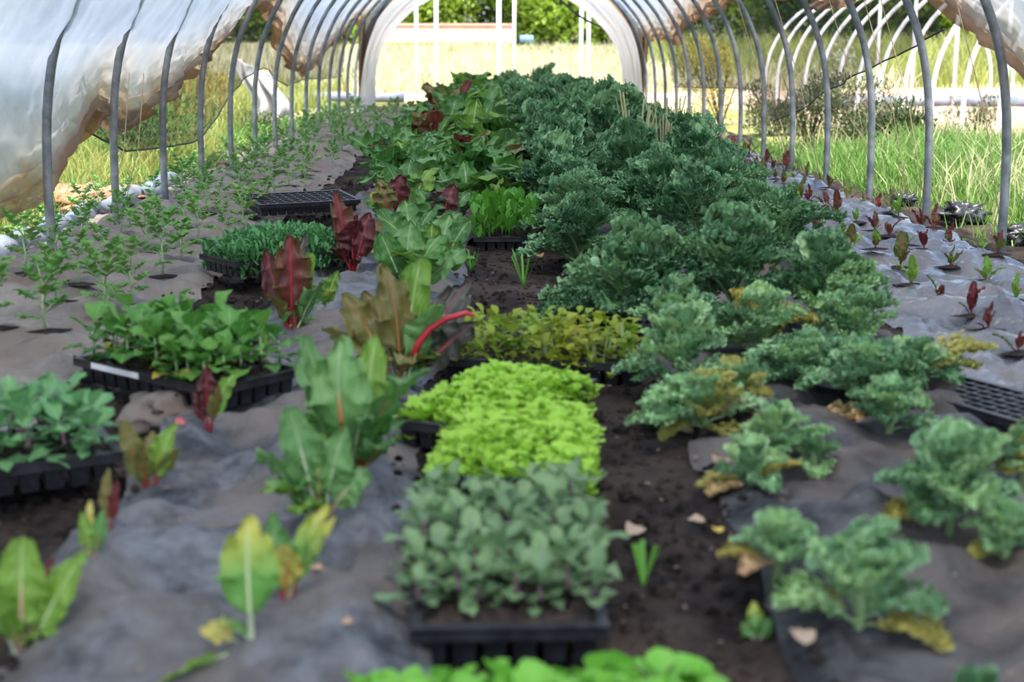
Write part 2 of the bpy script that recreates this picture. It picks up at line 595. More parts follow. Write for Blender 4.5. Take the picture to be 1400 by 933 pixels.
def sheet_z(x, y):
    x = np.asarray(x, float)
    y = np.asarray(y, float)
    big = 0.06 * fbm(x * 4 + 3, y * 4.5, 21, 2) + 0.055 * fbm(x * 9, y * 10, 25, 2)
    return 0.035 + big


def gz(x, y):
    for n in BEDS:
        a, b = bed_edges(n, y)
        if a + 0.02 < x < b - 0.02:
            return float(sheet_z(x, y))
    return float(soil_z(x, y))


def ground_at(px, py):
    p = at(px, py, 0.0)
    for _ in range(3):
        p = at(px, py, gz(p.x, p.y))
    return p


xs = np.arange(-2.35, 2.66, 0.035)
ys = np.concatenate([np.arange(0.4, 8, 0.035), np.arange(8, 23.6, 0.08)])
X, Y = np.meshgrid(xs, ys, indexing='ij')
Z = soil_z(X, Y)
for n in BEDS:
    a, b = bed_edges(n, Y)
    ins = sstep(a + 0.03, a + 0.08, X) * (1 - sstep(b - 0.08, b - 0.03, X))
    Z = Z * (1 - ins) - 0.03 * ins
o = link('floor', mesh('floor', np.stack([X, Y, Z], -1), grid_faces(len(xs), len(ys)), M['soil']))
struct(o)

SHEET_TXT = {
    'A': ('mulch_brown', 'dusty grey brown ground cover sheet under the young plants beside the left hoops'),
    'B': ('mulch_grey', 'dusty blue grey ground cover sheet under the rainbow chard rows'),
    'C': ('mulch_dark', 'dark grey ground cover sheet under the curly kale'),
    'D': ('mulch_shiny', 'shiny wrinkled dark plastic mulch sheet under the beet seedlings'),
}
SHEETS = {}
for n in BEDS:
    st = 0.025 if n != 'A' else 0.035
    ys = np.concatenate([np.arange(0.5, 8, st), np.arange(8, 21.5, 0.06)])
    nu = int((BEDS[n][1] - BEDS[n][0]) / 0.022)
    t = np.linspace(0, 1, nu)
    a, b = bed_edges(n, ys)
    T, Yg = np.meshgrid(t, ys, indexing='ij')
    a = a + 0.05 * fbm(ys * 4, 0 * ys, 31)
    b = b + 0.05 * fbm(ys * 4, 0 * ys + 3, 33)
    Xg = a[None, :] * (1 - T) + b[None, :] * T
    Zg = sheet_z(Xg, Yg)
    wr = 0.017 if n == 'D' else 0.016
    # fine wrinkles: ridged noise stretched across the bed
    rid = 1 - 2 * np.abs(fbm(Xg * 9 + Yg * 4, Yg * 6 - Xg * 3, 41, 2))
    rid2 = 1 - 2 * np.abs(fbm(Xg * 22 - Yg * 7, Yg * 16 + Xg * 5, 45, 2))
    Zg = Zg + wr * (rid - 0.6) + wr * 0.45 * (rid2 - 0.6)
    ed = np.minimum(T, 1 - T) * (BEDS[n][1] - BEDS[n][0])
    Zg = Zg - 0.035 * (1 - sstep(0, 0.1, ed))
    Zg = np.maximum(Zg, np.where(ed < 0.08, soil_z(Xg, Yg) + 0.004, -1))
    o = link('mulch_sheet', mesh('mulch_sheet', np.stack([Xg, Yg, Zg], -1), grid_faces(nu, len(ys)), M[SHEET_TXT[n][0]]))
    tag(o, SHEET_TXT[n][1], 'mulch', 'ground cover sheets over the beds')
    SHEETS[n] = o

# land outside: one terrain, lower under the tunnel, rising gently far away


def land_z(x, y):
    x = np.asarray(x, float)
    y = np.asarray(y, float)
    inside = sstep(-2.5, -2.2, x) * (1 - sstep(2.45, 2.75, x)) * sstep(-2, -1, y) * (1 - sstep(23.2, 24, y))
    z = 0.05 * fbm(x * 0.7, y * 0.7, 51) + 0.0
    z = z + np.clip((y - 24) / 36, 0, 2) * 1.0
    return z * (1 - inside) - 0.12 * inside


xs = np.concatenate([np.arange(-60, -8, 2), np.arange(-8, 12, 0.2), np.arange(12, 62, 2)])
ys = np.concatenate([np.arange(-8, 30, 0.3), np.arange(30, 140, 2.5)])
X, Y = np.meshgrid(xs, ys, indexing='ij')
o = link('ground', mesh('ground', np.stack([X, Y, land_z(X, Y)], -1), grid_faces(len(xs), len(ys)), M['ground']))
struct(o)

# bare sandy strips outside, as low sheets of soil following the land


def patch(name, x0, x1, y0, y1, m, lift, st=0.15, seed=60):
    xs = np.arange(x0, x1, st)
    ys = np.arange(y0, y1, st)
    X, Y = np.meshgrid(xs, ys, indexing='ij')
    e = np.minimum(np.minimum(X - x0, x1 - X), np.minimum(Y - y0, y1 - Y))
    Z = land_z(X, Y) + lift + 0.04 * fbm(X * 2, Y * 2, seed) - 0.12 * (1 - sstep(0, 0.5, e + 0.4 * fbm(X, Y, seed + 3)))
    return link(name, mesh(name, np.stack([X, Y, Z], -1), grid_faces(len(xs), len(ys)), m))


o = struct(patch('ground_strip', 3.7, 17, 12.6, 28, M['sand'], 0.05))
o = struct(patch('ground_strip', -9, 6, 24.2, 26.4, M['sand'], 0.06, seed=66))
o = struct(patch('ground_strip', -7, -2.6, 13, 16.5, M['sand'], 0.06, seed=68))

# ------------------------------------------------------------------ tunnel frame and film
PROF = [(2.0, 0), (2.0, .3), (1.985, .6), (1.94, .85), (1.86, 1.06), (1.72, 1.3), (1.45, 1.58), (1.12, 1.78), (.75, 1.93), (.38, 2.0), (0, 2.03)]
_pz = np.array([p[1] for p in PROF])
_px = np.array([p[0] for p in PROF])
_tt = np.linspace(0, len(PROF) - 1, 201)


def cr(arr, t):
    i = np.clip(np.floor(t).astype(int), 0, len(arr) - 2)
    f = t - i
    g = lambda k: arr[np.clip(i + k, 0, len(arr) - 1)]
    a, b, c, d = g(-1), g(0), g(1), g(2)
    return 0.5 * (2 * b + (c - a) * f + (2 * a - 5 * b + 4 * c - d) * f ** 2 + (3 * b - a - 3 * c + d) * f ** 3)


PX = cr(_px, _tt)
PZ = cr(_pz, _tt)
PX = PX * 0.985
PX[-1] = 0
PS = np.concatenate([[0], np.cumsum(np.hypot(np.diff(PX), np.diff(PZ)))])
SMAX = PS[-1]


def half_w(z):
    return np.interp(z, PZ, PX)


def wall_hit(px, py, side):
    d = ray(px, py)
    o = Vector((0, 0, CAM_H))
    lo = 0.5
    prev = None
    for k in range(2000):
        t = 2 + k * 0.02
        p = o + d * t
        if p.z < -0.2:
            break
        v = side * (p.x - TC) - half_w(min(max(p.z, 0), 2.03))
        if v > 0:
            return p
    return o + d * 20


HOOP_Y = [5.86 + 1.05 * k for k in range(17)]
for i, y in enumerate(HOOP_Y):
    s = 1.0
    pts = [(TC - PX[k], y, PZ[k] - (0.12 if k == 0 else 0)) for k in range(0, 201, 8)]
    pts += [(TC + PX[k], y, PZ[k] - (0.12 if k == 0 else 0)) for k in range(192, -1, -8)]
    o = link('tunnel_hoop', MB().tube(pts, 0.019, 10).mesh('tunnel_hoop', M['steel']))
    where = ' from the front' if i < 9 else (' from the far end' if i >= 9 else '')
    k = i if i < 9 else len(HOOP_Y) - 1 - i
    lab = f'grey steel polytunnel hoop, {ordinal(k)} hoop counted{where}' if k else ('grey steel polytunnel hoop nearest the front, its right leg under brown film' if i == 0 else 'grey steel polytunnel hoop at the far open end of the tunnel')
    tag(o, lab, 'hoop', 'steel hoops of the polytunnel')

EDGE_L = [(-330, 420), (-120, 350), (0, 303), (60, 292), (95, 262), (130, 205), (150, 165), (168, 166), (190, 178), (212, 174), (235, 150), (262, 125), (290, 95), (320, 65), (345, 30), (360, -10), (368, -20), (378, 15), (390, 55), (402, 88), (425, 104), (445, 88), (470, 60), (486, 36)]
EDGE_R = [(1700, 300), (1500, 215), (1400, 152), (1360, 103), (1320, 70), (1290, 45), (1262, 14), (1235, -20), (1180, -25), (1150, 5), (1130, 20), (1110, 22), (1085, 10), (1055, 8), (1030, -12), (1005, 3), (985, 12), (965, 25), (945, 33), (925, 42), (912, 66), (899, 58)]


def edge_curve(lst, side):
    p = [wall_hit(x, y, side) for x, y in lst]
    return np.array([q.y for q in p]), np.array([q.z for q in p])


eLy, eLz = edge_curve(EDGE_L, -1)
eRy, eRz = edge_curve(EDGE_R, 1)
Y_CLOSED = 19.5


def edge_s(y, ey, ez, near):
    od = np.argsort(ey)
    z = np.interp(y, ey[od], ez[od])
    z = np.where(y > Y_CLOSED, 0.02, z)
    return np.interp(z, PZ, PS), z


ys = np.concatenate([np.arange(-0.6, 5, 0.1), np.arange(5, Y_END + 0.01, 0.035)])
NS = 56
# rows crowd towards the hem so that its folds are modelled
w_ = np.linspace(0, 1, NS) ** 1.7


def film_half(side, ey, ez):
    se, ze = edge_s(ys, ey, ez, 0)
    se = se - 0.02 * fbm(ys * 6, ys * 0, 71)
    S = se[:, None] + (SMAX - se[:, None]) * w_[None, :]
    d = S - se[:, None]
    Yg = np.repeat(ys[:, None], NS, 1)
    px = np.interp(S, PS, PX)
    pz = np.interp(S, PS, PZ)
    # outward normal
    tx = np.interp(S, PS, np.gradient(PX, PS))
    tz = np.interp(S, PS, np.gradient(PZ, PS))
    nx, nz = tz, -tx
    l = np.hypot(nx, nz)
    nx, nz = nx / l, nz / l
    ph = (Yg - 5.86) / 1.05
    sag = np.sin(PI * ph) ** 2
    bunch = np.exp(-d / 0.2) * (Yg < Y_CLOSED)
    ck = 3.0 * fbm(Yg * 1.1, S * 0.6, 73, 2) + 1.2 * sag
    fold = np.sin(d * 2 * PI / 0.075 + ck * 2.2) * 0.036 + np.sin(d * 2 * PI / 0.041 + ck * 3.1) * 0.02
    off = 0.034 + bunch * (fold + 0.03) + 0.035 * fbm(Yg * 1.3 + S * 1.1, S * 1.5, 75, 3) * sag ** 0.5 + 0.018 * sag
    # tension creases running up from the gathers
    off = off + 0.03 * (0.3 + sag) * (1 - 2 * np.abs(fbm(Yg * 4 + S * 4.5, S * 1.2, 77, 2))) * np.exp(-d / 0.8)
    off = off + 0.012 * (1 - 2 * np.abs(fbm(Yg * 9 - S * 6, S * 5 + Yg * 2, 78, 2)))
    if side < 0:
        off = off - 0.075 * sstep(0.68, 1.0, pz) * (1 - sstep(9.6, 10.6, Yg)) * (1 - bunch)
    closed = Yg > Y_CLOSED
    off = np.where(closed, -0.045 + 0.05 * fbm(Yg * 3, S * 1.2, 79), off)
    # slack film on the last bay hangs in from the end hoop
    off = off - 0.12 * sstep(21.2, Y_END, Yg) * sstep(0.7, 1.8, S)
    x = TC + side * (px + nx * off)
    z = pz + nz * off
    # swag: the gathered hem hangs a little below the straight hem line between hoops
    z = z - 0.05 * bunch * (sag - 0.5)
    v = np.stack([x, Yg + 0.02 * bunch * fbm(Yg * 4, d * 12, 81), z], -1)
    dd = np.where(closed, 0.3 + 0.0 * d, d)
    dd = np.where(closed & (Yg < Y_CLOSED + 0.22), np.minimum(dd, (Yg - Y_CLOSED) * 0.5), dd)
    return v, dd


vL, dL = film_half(-1, eLy, eLz)
vR, dR = film_half(1, eRy, eRz)
V = np.concatenate([vL, vR[:, ::-1][:, 1:]], 1)
D = np.concatenate([dL, dR[:, ::-1][:, 1:]], 1)
uv = np.stack([V[..., 1].ravel() * 0.1, D.ravel()], 1)
o = link('polytunnel_cover', mesh('polytunnel_cover', V, grid_faces(V.shape[0], V.shape[1]), M['film'], uv=uv))
tag(o, 'milky white polythene tunnel cover gathered up along both sides with dirty brown hems', 'cover')


def net(name, lst, top_gain, side, label, ymax):
    p = [wall_hit(x, y, side) for x, y in lst]
    ny = np.array([q.y for q in p])
    nz = np.array([q.z for q in p])
    od = np.argsort(ny)
    y = np.arange(ny.min(), min(ny.max(), ymax), 0.05)
    zl = np.interp(y, ny[od], nz[od])
    ey, ez = (eLy, eLz) if side < 0 else (eRy, eRz)
    o2 = np.argsort(ey)
    zt = np.maximum(np.interp(y, ey[o2], ez[o2]) + top_gain, zl + 0.02)
    k = 26
    t = np.linspace(0, 1, k)
    z = zl[:, None] * (1 - t) + zt[:, None] * t
    Yg = np.repeat(y[:, None], k, 1)
    off = 0.1 + 0.05 * fbm(Yg * 2.5, z * 2.5, 85) + 0.02 * np.sin(t * 40)[None, :] * np.exp(-t * 6)[None, :]
    x = TC + side * (half_w(np.clip(z, 0, 2.03)) + off)
    r = thing(name, label, 'net', (TC + side * 2.1, float(y[0]), 0))
    v = np.stack([x, Yg, z], -1).reshape(-1, 3) - np.array(r.location)
    link('netting', mesh('netting', v, grid_faces(len(y), k), M['net']), r)
    pts = v.reshape(len(y), k, 3)[::2, 0]
    link('hem_cord', MB().tube(pts.tolist(), 0.005, 6).mesh('hem_cord', M['rope']), r)
    return r


net('shade_net', [(133, 163), (145, 178), (160, 190), (195, 207), (240, 203), (280, 196), (296, 186), (318, 160), (335, 130), (350, 108), (372, 93), (384, 96), (405, 118), (430, 108), (455, 108), (480, 104)], 0.10, -1, 'dark shade netting hanging below the gathered film behind the left hoops', 19.4)
net('shade_net', [(1268, 40), (1250, 52), (1190, 82), (1150, 102), (1120, 120), (1090, 141), (1065, 156), (1042, 168), (1030, 150), (1012, 122), (980, 120), (940, 120), (908, 119)], 0.10, 1, 'dark olive shade netting hanging outside the right hoops with a slanting hem', 19.4)

# lashing ropes over the film between the hoops, on the inside of the drape
for i, y in enumerate([6.4, 7.45, 8.5, 9.55]):
    pts = []
    for k in range(96, 196, 5):
        nx_, nz_ = PZ[k + 1] - PZ[k - 1], -(PX[k + 1] - PX[k - 1])
        l_ = math.hypot(nx_, nz_)
        pts.append((TC - PX[k] + nx_ / l_ * 0.06 * (1 if k > 100 else 0.5), y - 0.1 + 0.002 * k, PZ[k] - nz_ / l_ * 0.06))
    o = link('lashing_rope', MB().tube(pts, 0.004, 5).mesh('lashing_rope', M['rope']))
    tag(o, f'thin dark lashing rope running up the white film, {ordinal(i)} from the front', 'rope', 'lashing ropes across the film')

# ------------------------------------------------------------------ leaf templates: base at 0, tip at z=1, width along x (scaled), upper face +y


def leaf_matrix(P, T, W, face=None, D=None):
    d = (T - P)
    L = d.length
    z = d / L
    out = Vector((d.x, d.y, 0))
    out = out.normalized() if out.length > 1e-4 else Vector((0, 1, 0))
    U = face if face is not None else Vector((0, 0, 1)) - out * 0.45
    y = U - z * U.dot(z)
    if y.length < 1e-3:
        y = z.orthogonal()
    y.normalize()
    x = y.cross(z)
    m = Matrix((x * W, y * (D or W), z * L)).transposed().to_4x4()
    m.translation = P
    return m


def leaf_tmpl(nu, nv, prof, bow=0.12, cup=0.2, ruffle=(), curl=0.0, seed=0, edge=0.0, savoy=0.0, t0=0.0, power=1.6):
    r = np.random.default_rng(seed)
    t = np.linspace(t0, 1, nu)[:, None] * np.ones((1, nv))
    v = np.linspace(-1, 1, nv)[None, :] * np.ones((nu, 1))
    w = prof(t)
    av = np.abs(v)
    x = 0.5 * w * v
    z = t.copy()
    y = bow * 4 * t * (1 - t) + cup * (v * w) ** 2 * 0.5 - curl * np.clip(t - 0.6, 0, 1) ** 2
    for amp, fr in ruffle:
        p1, p2 = r.random(2) * 6.28
        ph = np.where(v > 0, p1, p2)
        y = y + amp * av ** power * np.sin(2 * PI * fr * t + ph + 2.0 * noise(t * 6, v * 2, seed)) * np.clip(w * 2.5, 0, 1)
        z = z + amp * 0.35 * av ** power * np.cos(2 * PI * fr * t + ph) * np.clip(w * 2.5, 0, 1)
    if edge:
        x = x * (1 + edge * fbm(t * 11, v * 1.5 + 3, seed + 5) * av)
    if savoy:
        y = y + savoy * fbm(t * 9, v * 4, seed + 8, 2) * np.clip(av * 3, 0, 1)
    vv = np.stack([x, y, z], -1).reshape(-1, 3)
    uv = np.stack([(v * 0.5 + 0.5).ravel(), t.ravel()], 1)
    return vv, grid_faces(nu, nv), uv


def stalk_tmpl(bow, r0, r1, t1, n=6, k=8, flat=0.7):
    b = MB()
    pts = [(0, bow * 4 * t * (1 - t) - 0.012, t) for t in np.linspace(0, t1, k)]
    b.tube(pts, [r0 + (r1 - r0) * i / (k - 1) for i in range(k)], n)
    return np.array([tuple(p) for p in b.v]), b.f


def ell(a, b, k=1.0, base=0.0):
    """leaf outline: blade from t=a to 1, widest at b"""
    def f(t):
        u = np.clip((t - a) / (1 - a), 0, 1)
        q = (b - a) / (1 - a)
        g = np.where(u < q, np.sin(u / q * PI / 2) ** 0.9, np.cos(np.clip((u - q) / (1 - q), 0, 1) * PI / 2) ** 0.65)
        return np.maximum(g * k, base * (t < 0.97))
    return f


TMPL = {}


def add_tmpl(kind, t, stalk=None):
    TMPL.setdefault(kind, []).append((t, stalk))


def kale_tmpl(seed):
    """a kale leaf: a bowed blade whose margin breaks up into many tight curls"""
    r = random.Random(seed)
    bow = 0.15 + 0.03 * (seed % 4)
    pr = ell(0.2, 0.66, 1.0, 0.03)
    v0, f0, uv0 = leaf_tmpl(14, 7, lambda t: pr(t) * 0.8, bow, 0.5, ((0.08, 3.3),), 0.6, seed, 0.3, 0.1)
    cv, cf, cuv = leaf_tmpl(6, 6, ell(0.0, 0.6, 1.25, 0.3), 0.15, 0.5, ((0.22, 1.7), (0.16, 3.4)), 0.9, seed + 7, 0.4, 0.2)
    V, FF, UV = [v0], [f0], [uv0]
    n = len(v0)
    ch = np.concatenate([cv, np.ones((len(cv), 1))], 1)
    for k in range(135):
        t = 0.26 + 0.74 * r.random() ** 0.75
        sg = r.choice((-1, 1))
        av = (1 - r.random() ** 2.0 * 0.75)
        w = float(pr(np.array(min(t, 0.97))))
        P = Vector((sg * av * w * 0.5, bow * 4 * t * (1 - t) + 0.25 * (av * w) ** 2 - 0.6 * max(t - 0.6, 0) ** 2 + r.uniform(-0.07, 0.09), t * 0.96))
        d = Vector((sg * (0.3 + av) + r.uniform(-.7, .7), r.uniform(-0.5, 0.9), 0.35 + 0.9 * max(t - 0.7, 0) * 3 + r.uniform(-.7, .7))).normalized()
        Lc = r.uniform(0.07, 0.125)
        m_ = leaf_matrix(P, P + d * Lc, Lc * r.uniform(0.9, 1.3), Vector((r.uniform(-.5, .5), 1, r.uniform(-.4, .4))))
        W = (np.array(m_) @ ch.T).T[:, :3]
        V.append(W)
        FF.append(cf + n)
        uu = cuv.copy()
        uu[:, 0] = 0.5 + 0.5 * cuv[:, 1] * av
        UV.append(uu)
        n += len(cv)
    return (np.concatenate(V), np.concatenate(FF), np.concatenate(UV)), stalk_tmpl(bow, 0.035, 0.012, 0.85, 5, 7)


for s in range(6):
    add_tmpl('kale', *kale_tmpl(100 + s))
for s in range(7):
    bow = (0.1, 0.16, 0.24, 0.12, 0.3, 0.18, 0.08)[s]
    curl = (0.5, 1.0, 1.6, 0.4, 1.2, 2.0, 0.3)[s]
    lf = leaf_tmpl(34, 15, ell(0.26, 0.52, 1.0, 0.02), bow, 0.4 - 0.16 * (s % 3), ((0.11, 2.6 + 0.4 * s), (0.06, 6.3), (0.03, 11)), curl, 200 + s, 0.25, 0.2, 0.0, 1.3)
    st_ = stalk_tmpl(bow, 0.055, 0.016, 0.62, 6, 8)
    add_tmpl('chard', lf, st_)
for s in range(4):
    bow = 0.1
    lf = leaf_tmpl(10, 6, ell(0.28, 0.6, 1.0, 0.03), bow, 0.3, ((0.05, 1.5 + 0.3 * s),), 0.2, 300 + s, 0.1)
    add_tmpl('small', lf, None)
for s in range(3):
    lf = leaf_tmpl(9, 7, ell(0.35, 0.66, 1.0, 0.035), 0.12, 0.25, ((0.09, 1.7 + 0.3 * s),), 0.35, 330 + s, 0.3)
    add_tmpl('round', lf, None)
_cache = {}


def leaf_mesh(kind, i, m, m2=None):
    i = i % len(TMPL[kind])
    key = (kind, i, m, m2)
    if key not in _cache:
        (v, f, uv), st = TMPL[kind][i]
        if kind == 'kale':      # blade and its pale rib are one mesh
            vv = np.concatenate([v, st[0]])
            fl = [tuple(q) for q in f.tolist()] + [tuple(k + len(v) for k in q) for q in st[1]]
            mi = [0] * len(f) + [1] * len(st[1])
            uu = np.concatenate([uv, np.full((len(st[0]), 2), 0.5)])
            _cache[key] = mesh(kind + '_leaf', vv, fl, [M[m], M[m2 or 'kale_stalk']], uv=uu, mi=mi)
        else:
            _cache[key] = mesh(kind + '_leaf', v, f, M[m], uv=uv)
    return _cache[key]


def stalk_mesh(kind, i, m):
    i = i % len(TMPL[kind])
    key = ('st', kind, i, m)
    if key not in _cache:
        st = TMPL[kind][i][1]
        _cache[key] = mesh(kind + '_stalk', st[0], st[1], M[m])
    return _cache[key]


def add_leaf(root, P, T, W, kind, m, i=0, st=None, face=None, name='leaf', label=None):
    """P, T relative to the root"""
    o = link(name, leaf_mesh(kind, i, m), root, M=leaf_matrix(P, T, W, face))
    if label:
        o['label'] = label
    if st:
        link('stalk', stalk_mesh(kind, i, st), o)
    return o


# ------------------------------------------------------------------ kale
def kale(P, h, r, n, mats, label, group=None, dead=(), seed=0, seg='kale'):
    R = random.Random(seed)
    root = thing('curly_kale', label, 'kale', P, 0, group)
    sh = h * 0.42
    key = ('kstem', round(sh, 2))
    if key not in _cache:
        _cache[key] = MB().tube([(0, 0, -0.03), (0.004, 0.003, sh * 0.5), (0, 0, sh)], [0.009, 0.008, 0.006], 6).mesh('kale_stem', M['kale_stalk'])
    link('stem', _cache[key], root)
    a0 = R.random() * 6.28
    for k in range(n):
        f = k / max(n - 1, 1)
        az = a0 + k * 2.39996 + R.uniform(-0.25, 0.25)
        el = math.radians(16 + 62 * f ** 0.9 + R.uniform(-8, 8))
        p = Vector((0, 0, sh * (0.12 + 0.75 * f)))
        rr = r * R.uniform(0.85, 1.1)
        T = Vector((math.cos(az) * rr * math.cos(el), math.sin(az) * rr * math.cos(el), 0))
        T.z = p.z + (h - sh * 0.8) * math.sin(el) * R.uniform(0.85, 1.08)
        L = (T - p).length
        add_leaf(root, p, T, L * R.uniform(0.55, 0.78), 'kale', mats[k % len(mats)] if f > 0.12 else mats[0], R.randrange(6))
    for (az, l, dz, mm, lab) in dead:
        p = Vector((0, 0, sh * 0.2))
        T = Vector((math.cos(az) * l, math.sin(az) * l, dz))
        add_leaf(root, p, T, l * 0.5, 'kale', mm, R.randrange(6), label=lab)
    return root


def K(px, py, top, halfw, n, mats, label, dead=(), seed=0):
    P = ground_at(px, py)
    P.z -= 0.005
    s = F / P.y
    top_p = on_y(px, top, P.y + 0.06)
    h = max(0.1, top_p.z - P.z)
    return kale(P, h * 0.98, halfw / s * 1.05, n + 2, mats, label, None, dead, seed)


KP, KM, KB, KY, KT = 'kale_pale', 'kale_mid', 'kale', 'kale_yellow', 'kale_tan'
K(1172, 862, 690, 130, 9, [KP, KP, KM], 'pale curly kale nearest the camera with one drooping yellowed leaf', [(-0.5, 0.13, 0.01, KY, 'yellowed drooping leaf'), (2.5, 0.1, 0.03, KY, 'yellow leaf')], 1)
K(1062, 775, 680, 85, 8, [KP, KP, KP], 'small pale curly kale just behind the nearest kale, yellow leaves at its foot', [(2.9, 0.09, 0.02, KY, 'yellow leaf'), (3.8, 0.08, 0.015, KT, 'withered tan leaf')], 2)
K(1296, 722, 565, 110, 12, [KM, KP, KM], 'tall pale kale with a bundle of bare stalks showing beneath its crown', [(3.3, 0.12, 0.03, KY, 'yellowing leaf')], 3)
K(1372, 765, 665, 75, 8, [KP, KP, KM], 'small pale kale beside bare stalks at the right edge of the bed', [(3.6, 0.08, 0.02, KY, 'yellow leaf')], 4)
K(1398, 650, 560, 60, 9, [KY, KM, KP], 'yellow-green kale cut by the right edge, behind the tall pale kale', (), 5)
K(1025, 668, 580, 65, 8, [KP, KP, KM], 'pale kale standing by yellow and pink withered leaves at the soil path', [(3.0, 0.1, 0.01, KY, 'bright yellow leaf'), (0.3, 0.1, 0.05, KY, 'yellow leaf'), (3.6, 0.1, 0.01, KT, 'withered tan leaf')], 6)
K(1190, 565, 450, 100, 14, [KM, KM, KP], 'grey green kale with two withered tan leaves hanging at its foot', [(-1.75, 0.17, -0.02, KT, 'withered tan leaf'), (-2.45, 0.16, -0.01, KT, 'withered tan leaf')], 7)
K(960, 588, 495, 100, 13, [KP, KY, KP], 'pale yellowing kale with orange and tan lower leaves beside the path', [(3.6, 0.11, 0.0, KY, 'golden yellow leaf'), (0.2, 0.13, 0.06, KT, 'orange tan leaf'), (-0.9, 0.12, 0.0, KY, 'yellow leaf')], 8)
K(930, 525, 405, 85, 13, [KP, KM, KP], 'grey green kale beside the yellow seedling tray', [(3.2, 0.12, 0.02, KM, None)], 9)
K(1100, 530, 440, 90, 13, [KM, KM, KP], 'grey green kale in the middle of the bed with one yellow lower leaf', [(0.0, 0.12, 0.02, KY, 'yellow leaf')], 10)
K(1245, 525, 450, 80, 11, [KM, KP, KM], 'kale with pale yellow leaves reaching over the shiny plastic mulch', [(0.1, 0.2, 0.10, KY, 'pale yellow leaf'), (-0.3, 0.16, 0.06, KY, 'pale yellow leaf')], 11)
K(1035, 490, 385, 105, 14, [KP, KY, KM], 'pale kale with yellow-green stalks in front of the two big kales', [(-0.2, 0.15, 0.03, KY, 'yellow leaf')], 12)
K(1062, 622, 535, 70, 9, [KP, KM, KP], 'pale kale between the withered-leaved kale and the soil path', [(2.0, 0.09, 0.05, KY, 'yellow leaf')], 19)
K(912, 585, 520, 60, 8, [KP, KM, KP], 'small pale kale with lobed leaves hanging over the edge of the soil path', [(3.3, 0.1, 0.02, KP, None)], 20)
K(1005, 560, 480, 70, 10, [KP, KM, KY], 'yellow-green kale wedged between grey green ones near a pink withered leaf', [(-1.2, 0.12, 0.02, KT, 'pinkish withered leaf')], 21)
K(1215, 590, 500, 70, 10, [KM, KP], 'grey green kale beside the empty tray on the plastic', (), 22)
K(1345, 650, 590, 70, 9, [KP, KM], 'pale kale between the tall one and the right border', (), 23)
K(1110, 640, 575, 55, 7, [KP, KM], 'low pale kale in front of the withered tan leaves', (), 24)
K(925, 470, 370, 75, 11, [KM, KB, KP], 'grey green kale filling the space between the long-stalked kale and its pale neighbour', (), 26)
K(1165, 445, 345, 70, 12, [KM, KB, KP], 'large kale at the sheet edge, right of the leaning one', (), 27)
K(868, 452, 285, 105, 15, [KM, KB, KM], 'large tall blue green kale with long stalks right behind the yellow seedling tray', (), 13)
K(1000, 440, 272, 105, 16, [KM, KB, KM], 'large dense blue green kale beside the long-stalked one', (), 14)
K(1120, 445, 310, 95, 15, [KM, KB, KP], 'large kale leaning over the shiny plastic mulch at the right of the bed', (), 15)
K(1165, 480, 380, 80, 11, [KP, KM], 'smaller pale kale at the foot of the leaning large kale', (), 16)
K(800, 440, 385, 80, 9, [KB, KM], 'low blue green kale spreading over the soil behind the yellow seedling tray', (), 17)
K(780, 362, 295, 50, 10, [KP, KM], 'pale ruffled kale beside the salad tray with a fallen tan leaf', (), 18)
K(1335, 1010, 912, 60, 8, [KB, KB], 'dark kale leaves cut off by the bottom border near the lower right corner', (), 25)
# rows running back to the far end
ki = 100
for row, x0 in enumerate((0.4, 0.8, 1.16)):
    y = (5.7, 5.75, 5.6)[row]
    k = 0
    while y < 20.3:
        far = y > 9.5
        f = min(1, max(0, (y - 5.5) / 3))
        h = 0.34 + 0.25 * f + random.uniform(-0.05, 0.05)
        if row == 2:
            h *= 0.82
        xx = x0 + random.uniform(-0.05, 0.05) - 0.012 * (y - 6) * (row == 2) - (0.006 * (y - 6))
        P = Vector((xx, y, gz(xx, y) - 0.01))
        rows = ('left', 'middle', 'right')[row]
        if far:
            lab = 'dark blue green curly kale merging into the dense far part of the kale bed'
            grp = 'far kale plants'
        else:
            lab = f'{ordinal(k)} dark curly kale behind the large ones, {rows} row of the dense mass'
            grp = 'kale plants of the dense mass'
        kale(P, h, 0.27 + 0.06 * f, 9 if y > 13 else 13, [KB, KB, KM] if y > 6.5 else [KM, KB, KM], lab, grp, (), ki)
        ki += 1
        k += 1
        y += random.uniform(0.48, 0.58) if y < 12 else random.uniform(0.65, 0.8)

# ------------------------------------------------------------------ chard


def chard(px, py, label, leaves, group=None, P=None):
    """leaves: (tip px, tip py, width px, blade material, stalk material, depth offset of the tip)"""
    P = P or ground_at(px, py)
    P.z -= 0.006
    root = thing('chard_plant', label, 'chard', P, 0, group)
    s = F / P.y
    camd = Vector((0, -1, 0.35))
    for k, (tx, ty, w, m, st, dy) in enumerate(leaves):
        T = on_y(tx, ty, P.y + dy) - P
        q = Vector((T.x * 0.12, dy * 0.1, 0))
        face = (Vector((0, 0, 1)) + camd * (0.9 if dy >= 0 else -0.5) - Vector((T.x, dy, 0)) * 0.6) + Vector((random.uniform(-.4, .4), 0, 0))
        o = add_leaf(root, q, T, w / s * 0.95, 'chard', m, k + px, st, face)
        if w > 40:          # a smaller leaf of the same kind low at the side
            az = random.uniform(0, 6.28)
            L = T.length * random.uniform(0.4, 0.62)
            T2 = Vector((math.cos(az) * L * 0.75, math.sin(az) * L * 0.6, L * random.uniform(0.45, 0.8)))
            add_leaf(root, q, T2, L * 0.5, 'chard', m, k + px + 2, st)
    return root


